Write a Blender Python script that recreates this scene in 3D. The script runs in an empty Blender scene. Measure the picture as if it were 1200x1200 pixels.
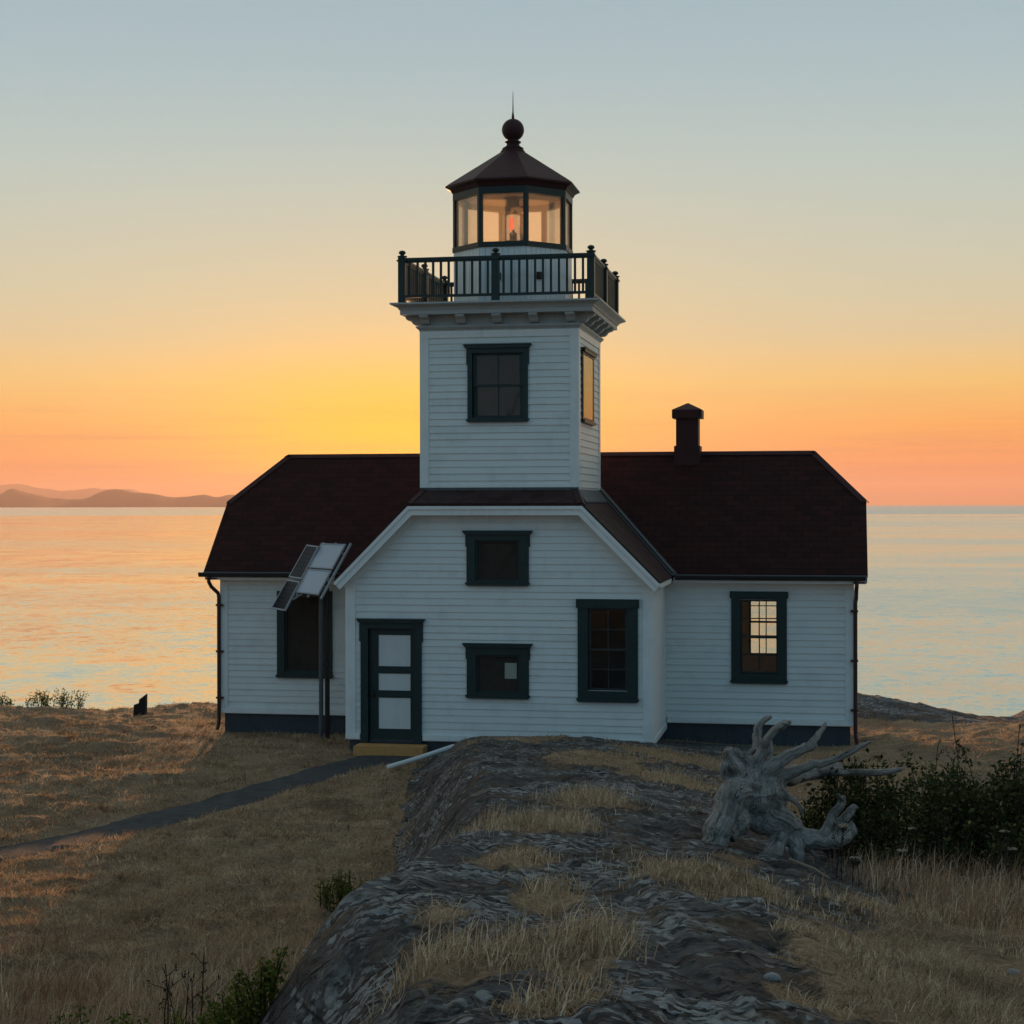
import bpy, bmesh, math, random
import numpy as np
from mathutils import Vector, Matrix

R = math.radians
random.seed(7)
scene = bpy.context.scene
COL = scene.collection

# ------------------------------------------------------------------ helpers
def finish(name, verts, faces, mat=None, parent=None, smooth=False, recalc=True, uvs=None):
    me = bpy.data.meshes.new(name)
    me.from_pydata([tuple(v) for v in verts], [], faces)
    if recalc:
        bm = bmesh.new(); bm.from_mesh(me)
        bmesh.ops.recalc_face_normals(bm, faces=bm.faces)
        bm.to_mesh(me); bm.free()
    if uvs is not None:
        uvl = me.uv_layers.new(name='UVMap')
        for l in me.loops:
            uvl.data[l.index].uv = uvs[l.vertex_index]
    me.polygons.foreach_set('use_smooth', [smooth] * len(me.polygons))
    me.update()
    o = bpy.data.objects.new(name, me)
    COL.objects.link(o)
    if mat: me.materials.append(mat)
    if parent: o.parent = parent
    return o

def tag(o, label=None, cat=None, group=None, kind=None):
    if label: o['label'] = label
    if cat: o['category'] = cat
    if group: o['group'] = group
    if kind: o['kind'] = kind
    return o

def empty(name, loc=(0, 0, 0), parent=None):
    o = bpy.data.objects.new(name, None)
    o.empty_display_size = 0.3
    o.location = loc
    COL.objects.link(o)
    if parent: o.parent = parent
    return o

class Frame:
    """local (u, n, z) -> world; n points out of the wall"""
    def __init__(self, o, U, N):
        self.o = Vector(o); self.U = Vector(U); self.N = Vector(N)
    def __call__(self, u, n, z):
        p = self.o + self.U * u + self.N * n
        return (p.x, p.y, p.z + z)
ID = Frame((0, 0, 0), (1, 0, 0), (0, 1, 0))

class MB:
    def __init__(self): self.v = []; self.f = []
    def add(self, vs, fs):
        b = len(self.v)
        self.v += [tuple(p) for p in vs]
        self.f += [tuple(b + i for i in f) for f in fs]
    def box(self, x0, x1, y0, y1, z0, z1, fr=ID):
        vs = [fr(x, y, z) for x in (x0, x1) for y in (y0, y1) for z in (z0, z1)]
        self.add(vs, [(0, 1, 3, 2), (4, 6, 7, 5), (0, 4, 5, 1), (2, 3, 7, 6), (0, 2, 6, 4), (1, 5, 7, 3)])
        return self
    def prism(self, poly, n0, n1, fr=ID):
        """poly in (u,z), extruded along n"""
        k = len(poly)
        vs = [fr(u, n0, z) for u, z in poly] + [fr(u, n1, z) for u, z in poly]
        fs = [tuple(range(k)), tuple(range(2 * k - 1, k - 1, -1))]
        fs += [(i, (i + 1) % k, k + (i + 1) % k, k + i) for i in range(k)]
        self.add(vs, fs); return self
    def hexa(self, a, b):
        """two quads a (4 pts) and b (4 pts)"""
        self.add(list(a) + list(b), [(0, 1, 2, 3), (7, 6, 5, 4), (0, 4, 5, 1), (1, 5, 6, 2), (2, 6, 7, 3), (3, 7, 4, 0)])
        return self
    def slab(self, pts, down):
        """planar polygon pts with a copy offset by vector down"""
        k = len(pts); d = Vector(down)
        vs = [Vector(p) for p in pts] + [Vector(p) + d for p in pts]
        fs = [tuple(range(k)), tuple(range(2 * k - 1, k - 1, -1))]
        fs += [(i, (i + 1) % k, k + (i + 1) % k, k + i) for i in range(k)]
        self.add(vs, fs); return self
    def tube(self, pts, rad, seg=10, caps=True):
        pts = [Vector(p) for p in pts]
        if not hasattr(rad, '__len__'): rad = [rad] * len(pts)
        t0 = (pts[1] - pts[0]).normalized()
        ref = Vector((0, 0, 1)) if abs(t0.z) < 0.9 else Vector((1, 0, 0))
        nrm = (ref - t0 * ref.dot(t0)).normalized()
        rings = []
        for i, p in enumerate(pts):
            t = (pts[min(i + 1, len(pts) - 1)] - pts[max(i - 1, 0)]).normalized()
            nrm = (nrm - t * nrm.dot(t)).normalized()
            bi = t.cross(nrm)
            rings.append([p + (nrm * math.cos(2 * math.pi * k / seg) + bi * math.sin(2 * math.pi * k / seg)) * rad[i] for k in range(seg)])
        vs = [q for r in rings for q in r]; fs = []
        for i in range(len(pts) - 1):
            for k in range(seg):
                k2 = (k + 1) % seg
                fs.append((i * seg + k, i * seg + k2, (i + 1) * seg + k2, (i + 1) * seg + k))
        if caps:
            fs.append(tuple(range(seg - 1, -1, -1)))
            fs.append(tuple((len(pts) - 1) * seg + k for k in range(seg)))
        self.add(vs, fs); return self
    def lathe(self, prof, c=(0, 0), seg=24, rot=0.0):
        vs = []; fs = []
        for r, z in prof:
            for k in range(seg):
                a = rot + 2 * math.pi * k / seg
                vs.append((c[0] + r * math.cos(a), c[1] + r * math.sin(a), z))
        for i in range(len(prof) - 1):
            for k in range(seg):
                k2 = (k + 1) % seg
                fs.append((i * seg + k, i * seg + k2, (i + 1) * seg + k2, (i + 1) * seg + k))
        fs.append(tuple(range(seg - 1, -1, -1)))
        fs.append(tuple((len(prof) - 1) * seg + k for k in range(seg)))
        self.add(vs, fs); return self
    def build(self, name, mat=None, parent=None, smooth=False):
        return finish(name, self.v, self.f, mat, parent, smooth)

def dup(o, loc=None, parent=None):
    c = o.copy(); COL.objects.link(c)
    if loc is not None: c.location = loc
    c.parent = parent if parent is not None else o.parent
    return c

# ------------------------------------------------------------------ numpy noise
def _h(ix, iy, s):
    n = (ix.astype(np.int64) * 374761393 + iy.astype(np.int64) * 668265263 + s * 1274126177) & 0x7fffffff
    n = ((n ^ (n >> 13)) * 1274126177) & 0x7fffffff
    n = ((n ^ (n >> 16)) * 668265263) & 0x7fffffff
    return (n & 0xffffff) / float(0xffffff)
def vnoise(x, y, s=0):
    x = np.asarray(x, float); y = np.asarray(y, float)
    ix = np.floor(x); iy = np.floor(y); fx = x - ix; fy = y - iy
    fx = fx * fx * fx * (fx * (fx * 6 - 15) + 10); fy = fy * fy * fy * (fy * (fy * 6 - 15) + 10)
    a = _h(ix, iy, s); b = _h(ix + 1, iy, s); c = _h(ix, iy + 1, s); d = _h(ix + 1, iy + 1, s)
    return (a * (1 - fx) + b * fx) * (1 - fy) + (c * (1 - fx) + d * fx) * fy
def fbm(x, y, o=4, s=0):
    t = 0; a = 0.5; n = 0
    for i in range(o):
        t = t + a * vnoise(x * 2 ** i + 17.3 * i, y * 2 ** i - 9.1 * i, s + i); n += a; a *= 0.5
    return t / n - 0.5
def sst(a, b, x):
    t = np.clip((x - a) / (b - a), 0, 1); return t * t * (3 - 2 * t)

# ------------------------------------------------------------------ site: camera station, sun
CAM = np.array((5.9139, -30.2356, 4.28))
TH = R(10.5643)
FW = np.array((-math.sin(TH), math.cos(TH)))      # view axis on plan
RT = np.array((math.cos(TH), math.sin(TH)))
SEA = -6.5
SUN_AZ = R(-3.7)      # left of the view axis
SUN_EL = R(3.2)
_sd = FW * math.cos(SUN_AZ) + RT * math.sin(SUN_AZ)
SUN_DIR = Vector((_sd[0] * math.cos(SUN_EL), _sd[1] * math.cos(SUN_EL), math.sin(SUN_EL)))
def plan(u, v):
    """site axes: u across, v along the axis from the outlook knoll to the house"""
    return CAM[0] + v * FW[0] + u * RT[0], CAM[1] + v * FW[1] + u * RT[1]

# ------------------------------------------------------------------ materials
def new_mat(name):
    m = bpy.data.materials.new(name); m.use_nodes = True
    nt = m.node_tree; nt.nodes.clear()
    out = nt.nodes.new('ShaderNodeOutputMaterial')
    return m, nt, out
class N:
    """tiny node-graph helper"""
    def __init__(self, nt): self.nt = nt
    def n(self, t, **kw):
        nd = self.nt.nodes.new(t)
        for k, v in kw.items(): setattr(nd, k, v)
        return nd
    def link(self, a, b): self.nt.links.new(a, b)
    def setin(self, nd, key, val):
        s = nd.inputs[key]
        if hasattr(val, 'is_output'): self.link(val, s)
        else: s.default_value = val
    def math(self, op, a, b=None, c=None, clamp=False):
        nd = self.n('ShaderNodeMath', operation=op, use_clamp=clamp)
        self.setin(nd, 0, a)
        if b is not None: self.setin(nd, 1, b)
        if c is not None: self.setin(nd, 2, c)
        return nd.outputs[0]
    def coord(self, kind='Object', scale=(1, 1, 1), rot=(0, 0, 0)):
        tc = self.n('ShaderNodeTexCoord'); mp = self.n('ShaderNodeMapping')
        self.link(tc.outputs[kind], mp.inputs[0])
        mp.inputs['Scale'].default_value = scale; mp.inputs['Rotation'].default_value = rot
        return mp.outputs[0]
    def noise(self, vec, scale=5, detail=4, rough=0.55, dist=0.0):
        nd = self.n('ShaderNodeTexNoise')
        self.link(vec, nd.inputs['Vector'])
        nd.inputs['Scale'].default_value = scale; nd.inputs['Detail'].default_value = detail
        nd.inputs['Roughness'].default_value = rough; nd.inputs['Distortion'].default_value = dist
        return nd.outputs['Fac']
    def vor(self, vec, scale=5, feature='F1', out='Distance'):
        nd = self.n('ShaderNodeTexVoronoi', feature=feature)
        self.link(vec, nd.inputs['Vector']); nd.inputs['Scale'].default_value = scale
        return nd.outputs[out]
    def ramp(self, fac, stops, interp='LINEAR'):
        nd = self.n('ShaderNodeValToRGB'); cr = nd.color_ramp; cr.interpolation = interp
        while len(cr.elements) < len(stops): cr.elements.new(0.5)
        for e, (p, c) in zip(cr.elements, stops):
            e.position = p
            e.color = (c[0], c[1], c[2], 1) if hasattr(c, '__len__') else (c, c, c, 1)
        self.setin(nd, 0, fac)
        return nd.outputs[0]
    def mix(self, fac, a, b, mode='MIX'):
        nd = self.n('ShaderNodeMix', data_type='RGBA', blend_type=mode)
        self.setin(nd, 0, fac)
        for k, v in ((6, a), (7, b)):
            if hasattr(v, 'is_output'): self.link(v, nd.inputs[k])
            else: nd.inputs[k].default_value = (v[0], v[1], v[2], 1)
        return nd.outputs[2]
    def bump(self, h, strength=0.3, dist=0.01):
        nd = self.n('ShaderNodeBump'); self.link(h, nd.inputs['Height'])
        nd.inputs['Strength'].default_value = strength; nd.inputs['Distance'].default_value = dist
        return nd.outputs[0]
    def bsdf(self, col, rough=0.6, normal=None, metal=0.0, spec=0.5, **kw):
        b = self.n('ShaderNodeBsdfPrincipled')
        if hasattr(col, 'is_output'): self.link(col, b.inputs['Base Color'])
        else: b.inputs['Base Color'].default_value = (col[0], col[1], col[2], 1)
        self.setin(b, 'Roughness', rough); b.inputs['Metallic'].default_value = metal
        b.inputs['Specular IOR Level'].default_value = spec
        if normal is not None: self.link(normal, b.inputs['Normal'])
        for k, v in kw.items(): self.setin(b, k, v)
        return b.outputs[0]

def paint(name, col, rough=0.5, dirt=0.12, scale=2.5, streak=True, spec=0.4, boards=False):
    m, nt, out = new_mat(name); g = N(nt)
    v = g.coord(); n1 = g.noise(v, scale, 5)
    vs = g.coord(scale=(9, 9, 0.6)); n2 = g.noise(vs, 1.0, 3)
    f = g.math('MULTIPLY_ADD', n1, 0.6 if streak else 0.85, g.math('MULTIPLY', n2, 0.4 if streak else 0.15))
    if boards:
        tc = g.n('ShaderNodeTexCoord'); sp = g.n('ShaderNodeSeparateXYZ'); g.link(tc.outputs['Object'], sp.inputs[0])
        zc_ = g.math('FLOOR', g.math('MULTIPLY_ADD', sp.outputs['Z'], 8.0, -0.72)); xc_ = g.math('FLOOR', g.math('MULTIPLY_ADD', g.math('ADD', sp.outputs['X'], sp.outputs['Y']), 0.31, g.math('MULTIPLY', zc_, 0.37)))
        cb = g.n('ShaderNodeCombineXYZ'); g.link(xc_, cb.inputs[0]); g.link(zc_, cb.inputs[1]); wn = g.n('ShaderNodeTexWhiteNoise', noise_dimensions='2D'); g.link(cb.outputs[0], wn.inputs['Vector'])
        f = g.math('MULTIPLY_ADD', wn.outputs['Value'], 0.16, g.math('ADD', f, -0.06))
    d = [c * (1 - 2.2 * dirt) for c in col]
    c = g.ramp(f, [(0.28, d), (0.5, col), (1.0, [min(1, k * 1.04) for k in col])])
    bm = g.bump(g.noise(v, 60, 3), 0.08, 0.004)
    nt.links.new(g.bsdf(c, rough, bm, spec=spec), out.inputs[0])
    return m
M = {}
M['white'] = paint('white_paint', (0.71, 0.72, 0.69), 0.5, 0.06, streak=False, boards=True)
M['trim'] = paint('white_trim_paint', (0.77, 0.77, 0.74), 0.42, 0.07)
M['green'] = paint('dark_green_paint', (0.010, 0.030, 0.030), 0.45, 0.15)
M['iron'] = paint('dark_green_iron', (0.009, 0.022, 0.020), 0.45, 0.15)
M['brown'] = paint('brown_metal', (0.045, 0.016, 0.013), 0.45, 0.15)
M['maroon'] = paint('dark_roof_metal', (0.048, 0.020, 0.021), 0.55, 0.1, spec=0.15)
M['grey'] = paint('gallery_grey_paint', (0.40, 0.41, 0.40), 0.5, 0.1)
M['dark'] = paint('dark_metal', (0.015, 0.014, 0.014), 0.5, 0.1)
M['concrete'] = paint('foundation_paint', (0.048, 0.056, 0.064), 0.75, 0.2, 4)
M['ochre'] = paint('ochre_paint', (0.55, 0.27, 0.085), 0.65, 0.15, 8)
M['plaster'] = paint('interior_plaster', (0.60, 0.54, 0.45), 0.8, 0.1)
M['ceiling'] = paint('lantern_ceiling', (0.80, 0.50, 0.24), 0.6, 0.05)
M['brass'] = paint('brass', (0.55, 0.32, 0.10), 0.35, 0.1)
M['galv'] = paint('galvanised_steel', (0.34, 0.36, 0.38), 0.5, 0.1)
M['pvc'] = paint('white_plastic', (0.66, 0.66, 0.64), 0.4, 0.05)
M['lead'] = paint('lead_flashing', (0.16, 0.18, 0.19), 0.5, 0.12, 6)
M['slate'] = paint('dark_flashing', (0.075, 0.085, 0.09), 0.6, 0.15, 6)
M['board'] = paint('weathered_screen', (0.035, 0.026, 0.018), 0.8, 0.3, 5)
M['sash'] = paint('sash_paint', (0.030, 0.034, 0.032), 0.5, 0.1)
M['paper'] = paint('paper', (0.33, 0.34, 0.29), 0.9, 0.05, streak=False)
M['charcoal'] = paint('charred_wood', (0.012, 0.010, 0.009), 0.85, 0.2)

def shingles(name='red_shingles', sheen_specks=0.0):
    m, nt, out = new_mat(name); g = N(nt)
    uv = g.n('ShaderNodeTexCoord').outputs['UV']
    b = g.n('ShaderNodeTexBrick', offset=0.5, offset_frequency=2)
    g.link(uv, b.inputs['Vector'])
    b.inputs['Color1'].default_value = (0.050, 0.0105, 0.0090, 1)
    b.inputs['Color2'].default_value = (0.024, 0.0060, 0.0055, 1)
    b.inputs['Mortar'].default_value = (0.005, 0.002, 0.002, 1)
    b.inputs['Scale'].default_value = 1; b.inputs['Mortar Size'].default_value = 0.008
    b.inputs['Mortar Smooth'].default_value = 0.3; b.inputs['Bias'].default_value = 0.0
    b.inputs['Brick Width'].default_value = 0.30; b.inputs['Row Height'].default_value = 0.14
    ob = g.coord()
    n = g.noise(ob, 3, 5); n2 = g.noise(ob, 90, 2)
    c = g.mix(g.math('MULTIPLY', n, 0.5), b.outputs['Color'], (0.018, 0.009, 0.009))
    c = g.mix(g.ramp(n2, [(0.45, 0.0), (0.8, 0.35)]), c, (0.045, 0.018, 0.016))
    if sheen_specks: c = g.mix(g.math('MULTIPLY', g.ramp(n, [(0.3, 0.2), (0.7, 1.0)]), sheen_specks), c, (0.075, 0.055, 0.052))  # lighter grey paints in the light reflected off the wing slopes
    sp = g.ramp(g.noise(ob, 23, 2), [(0.735, 0.0), (0.765, 0.55)] if sheen_specks else [(0.775, 0.0), (0.80, 0.55)])
    c = g.mix(sp, c, (0.24, 0.23, 0.21))
    hb = g.math('MULTIPLY_ADD', b.outputs['Fac'], -1.0, g.math('MULTIPLY', n2, 0.5))
    nt.links.new(g.bsdf(c, 0.72, g.bump(hb, 0.6, 0.012), spec=0.12), out.inputs[0])
    return m
M['roof'] = shingles(); M['roof_sheen_specks'] = shingles('sheen_specked_red_shingles', 0.65)

def pane_mat(name, tint, refl=1.0, trans=1.0, salt=0.0):
    m, nt, out = new_mat(name); g = N(nt)
    fr = g.n('ShaderNodeFresnel'); fr.inputs['IOR'].default_value = 1.5
    tr = g.n('ShaderNodeBsdfTransparent'); tr.inputs[0].default_value = (*[t * trans for t in tint], 1)
    gl = g.n('ShaderNodeBsdfGlossy'); gl.inputs['Roughness'].default_value = 0.03
    v = g.coord()
    g.link(g.bump(g.noise(v, 2.2, 2), 0.02, 0.02), gl.inputs['Normal'])
    mx = g.n('ShaderNodeMixShader'); g.link(g.math('MULTIPLY', fr.outputs[0], refl), mx.inputs[0])
    last = tr.outputs[0]
    if salt:        # salt film on the panes scatters light through them
        tl = g.n('ShaderNodeBsdfTranslucent'); tl.inputs[0].default_value = (0.9, 0.88, 0.84, 1)
        ms_ = g.n('ShaderNodeMixShader'); ms_.inputs[0].default_value = salt
        g.link(last, ms_.inputs[1]); g.link(tl.outputs[0], ms_.inputs[2]); last = ms_.outputs[0]
    g.link(last, mx.inputs[1]); g.link(gl.outputs[0], mx.inputs[2])
    nt.links.new(mx.outputs[0], out.inputs[0])
    return m
M['glass'] = pane_mat('window_glass', (0.98, 0.97, 0.94), 0.8, salt=0.045)
M['lantern_glass'] = pane_mat('lantern_glass', (1.0, 0.95, 0.87), 0.30, salt=0.23)
M['lens'] = pane_mat('clear_lens', (0.97, 0.93, 0.90), 1.0, salt=0.16)
def solar():
    m, nt, out = new_mat('solar_cells'); g = N(nt)
    uv = g.n('ShaderNodeTexCoord').outputs['UV']
    b = g.n('ShaderNodeTexBrick', offset=0.0); g.link(uv, b.inputs['Vector'])
    b.inputs['Color1'].default_value = (0.012, 0.014, 0.022, 1); b.inputs['Color2'].default_value = (0.010, 0.012, 0.020, 1)
    b.inputs['Mortar'].default_value = (0.05, 0.055, 0.065, 1); b.inputs['Scale'].default_value = 1
    b.inputs['Mortar Size'].default_value = 0.004; b.inputs['Brick Width'].default_value = 0.1; b.inputs['Row Height'].default_value = 0.1
    nt.links.new(g.bsdf(b.outputs['Color'], 0.25, spec=0.15), out.inputs[0])
    return m
M['cells'] = solar()
M['panel_sky_sheen'] = paint('sky_sheen_panel_glass', (0.50, 0.53, 0.56), 0.25, 0.04, streak=False)  # reflected sky put into the base colour of the right-hand panels
def emis(name, col, s):
    m, nt, out = new_mat(name); g = N(nt)
    e = g.n('ShaderNodeEmission'); e.inputs[0].default_value = (*col, 1); e.inputs[1].default_value = s
    nt.links.new(e.outputs[0], out.inputs[0]); return m
M['red_lamp'] = emis('red_lamp', (1.0, 0.13, 0.05), 1.7)

def terrain_mat():
    m, nt, out = new_mat('ground_surface'); g = N(nt)
    v = g.coord()
    at = g.n('ShaderNodeAttribute', attribute_name='grassy').outputs['Fac']
    # bedrock: dark slate with pale lichen scales and rusty moss
    vd = g.n('ShaderNodeVectorMath', operation='ADD')
    g.link(v, vd.inputs[0])
    nc = g.n('ShaderNodeTexNoise'); g.link(v, nc.inputs['Vector']); nc.inputs['Scale'].default_value = 3.0; nc.inputs['Detail'].default_value = 4
    sc = g.n('ShaderNodeVectorMath', operation='SCALE'); g.link(nc.outputs['Color'], sc.inputs[0]); sc.inputs['Scale'].default_value = 0.05
    g.link(sc.outputs[0], vd.inputs[1]); w = vd.outputs[0]
    mid = g.noise(w, 6, 6, 0.65); fine = g.noise(w, 34, 4, 0.7)
    fm = g.n('ShaderNodeMapping'); g.link(w, fm.inputs[0]); fm.inputs['Rotation'].default_value = (0.0, 0.25, 0.45); fm.inputs['Scale'].default_value = (1.0, 1.9, 2.2)
    fol = g.noise(fm.outputs[0], 7, 7, 0.72, 0.0); fol2 = g.noise(fm.outputs[0], 26, 4, 0.7)
    where = g.noise(v, 0.9, 6, 0.65)
    base = g.math('ADD', g.math('MULTIPLY', fol, 0.60), g.math('ADD', g.math('MULTIPLY', fol2, 0.40), g.math('MULTIPLY', g.math('SUBTRACT', where, 0.5), 0.45)))
    rock = g.ramp(base, [(0.40, (0.010, 0.0095, 0.009)), (0.51, (0.038, 0.037, 0.036)), (0.61, (0.100, 0.102, 0.102)), (0.74, (0.27, 0.285, 0.285))])
    # bands where the slab has split into pale plates
    vm = g.n('ShaderNodeMapping'); g.link(w, vm.inputs[0]); vm.inputs['Rotation'].default_value = (0.0, 0.0, 0.45); vm.inputs['Scale'].default_value = (1.0, 1.7, 1.4)
    vc = g.n('ShaderNodeTexVoronoi'); g.link(vm.outputs[0], vc.inputs['Vector']); vc.inputs['Scale'].default_value = 22
    s1 = g.n('ShaderNodeSeparateColor'); g.link(vc.outputs['Color'], s1.inputs[0])
    band = g.ramp(g.noise(fm.outputs[0], 0.50, 5, 0.62), [(0.47, 0.0), (0.57, 1.0)])
    plate = g.math('MULTIPLY', g.ramp(s1.outputs[0], [(0.45, 0.0), (0.75, 1.0)]), band)
    rock = g.mix(g.math('MULTIPLY', plate, 0.9), rock, g.ramp(fine, [(0.3, (0.20, 0.215, 0.22)), (0.7, (0.40, 0.43, 0.435))]))
    vm9 = g.n('ShaderNodeMapping'); g.link(w, vm9.inputs[0]); vm9.inputs['Rotation'].default_value = (0.3, 0.2, 0.75); vm9.inputs['Scale'].default_value = (1.0, 1.6, 1.4)
    vb = g.n('ShaderNodeTexVoronoi'); g.link(vm9.outputs[0], vb.inputs['Vector']); vb.inputs['Scale'].default_value = 7.0
    sb9 = g.n('ShaderNodeSeparateColor'); g.link(vb.outputs['Color'], sb9.inputs[0])
    rock = g.mix(g.ramp(sb9.outputs[1], [(0.4, 0.0), (1.0, 0.45)]), rock, (0.13, 0.138, 0.142))
    # long joints
    je = g.n('ShaderNodeTexVoronoi', feature='DISTANCE_TO_EDGE'); jm = g.n('ShaderNodeMapping'); g.link(w, jm.inputs[0]); jm.inputs['Scale'].default_value = (0.6, 1.5, 1.0); jm.inputs['Rotation'].default_value = (0, 0, 0.45); g.link(jm.outputs[0], je.inputs['Vector']); je.inputs['Scale'].default_value = 1.5
    crack = g.ramp(je.outputs['Distance'], [(0.0, 1.0), (0.022, 0.0)])
    rock = g.mix(g.math('MULTIPLY', crack, 0.85), rock, (0.007, 0.0065, 0.006))
    # lichen rosettes
    lv = g.n('ShaderNodeTexVoronoi'); g.link(w, lv.inputs['Vector']); lv.inputs['Scale'].default_value = 7.5
    lic = g.ramp(g.math('ADD', lv.outputs['Distance'], g.math('MULTIPLY', g.math('SUBTRACT', fine, 0.5), 0.5)), [(0.20, 1.0), (0.29, 0.0)])
    lic = g.math('MULTIPLY', lic, g.ramp(where, [(0.42, 0.0), (0.54, 1.0)]))
    rock = g.mix(g.math('MULTIPLY', lic, 0.8), rock, (0.36, 0.375, 0.35))
    speck = g.ramp(g.noise(v, 75, 2), [(0.67, 0.0), (0.73, 0.8)])
    rock = g.mix(g.math('MULTIPLY', speck, 0.5), rock, (0.32, 0.33, 0.31))
    moss = g.ramp(g.noise(v, 1.3, 5, 0.7, 0.4), [(0.53, 0.0), (0.63, 0.85)])
    rock = g.mix(moss, rock, g.ramp(fine, [(0.3, (0.030, 0.020, 0.010)), (0.7, (0.15, 0.10, 0.052))]))
    # matted dry grass / thatch
    st = g.coord(scale=(1, 1, 1), rot=(0, 0, 0.35))
    sm = g.n('ShaderNodeMapping'); g.link(st, sm.inputs[0]); sm.inputs['Scale'].default_value = (8, 26, 20)
    th = g.noise(sm.outputs[0], 1.4, 5, 0.7, 0.6)
    pat = g.noise(v, 0.8, 4, 0.6)
    dry = g.ramp(th, [(0.25, (0.085, 0.056, 0.033)), (0.5, (0.29, 0.198, 0.115)), (0.75, (0.52, 0.38, 0.23))])
    dry = g.mix(g.ramp(pat, [(0.40, 0.7), (0.62, 0.0)]), dry, g.ramp(th, [(0.3, (0.065, 0.041, 0.024)), (0.7, (0.25, 0.158, 0.088))]))
    e = g.math('ADD', at, g.math('MULTIPLY', g.math('SUBTRACT', mid, 0.5), 0.9))
    e = g.math('ADD', e, g.math('MULTIPLY', g.math('SUBTRACT', fine, 0.5), 0.4))
    k = g.ramp(e, [(0.44, 0.0), (0.58, 1.0)])
    col = g.mix(k, rock, dry)
    hr = g.math('ADD', g.math('MULTIPLY', mid, 1.0), g.math('MULTIPLY', fine, 0.35))
    hr = g.math('ADD', g.math('MULTIPLY', hr, 0.5), g.math('ADD', g.math('MULTIPLY', fol, 0.75), g.math('ADD', g.math('ADD', g.math('MULTIPLY', g.math('MULTIPLY', s1.outputs[0], band), 0.18), g.math('MULTIPLY', sb9.outputs[0], 0.16)), g.math('MULTIPLY', crack, -0.5))))
    hg = g.math('MULTIPLY', th, 0.55)
    hm = g.n('ShaderNodeMix', data_type='FLOAT'); g.link(k, hm.inputs[0]); g.link(hr, hm.inputs[2]); g.link(hg, hm.inputs[3])
    nt.links.new(g.bsdf(col, 0.85, g.bump(hm.outputs[0], 1.0, 0.07), spec=0.25), out.inputs[0])
    return m
M['ground'] = terrain_mat()

def path_mat():
    m, nt, out = new_mat('gravel_path'); g = N(nt); v = g.coord()
    n = g.noise(v, 5, 5, 0.6); f = g.noise(v, 90, 3, 0.7); p = g.vor(v, 70)
    c = g.ramp(n, [(0.3, (0.030, 0.032, 0.034)), (0.7, (0.070, 0.072, 0.074))])
    c = g.mix(g.ramp(f, [(0.55, 0.0), (0.75, 0.7)]), c, (0.13, 0.13, 0.125))
    nt.links.new(g.bsdf(c, 0.9, g.bump(g.math('ADD', p, f), 0.5, 0.012), spec=0.2), out.inputs[0])
    return m
M['path'] = path_mat()

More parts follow.
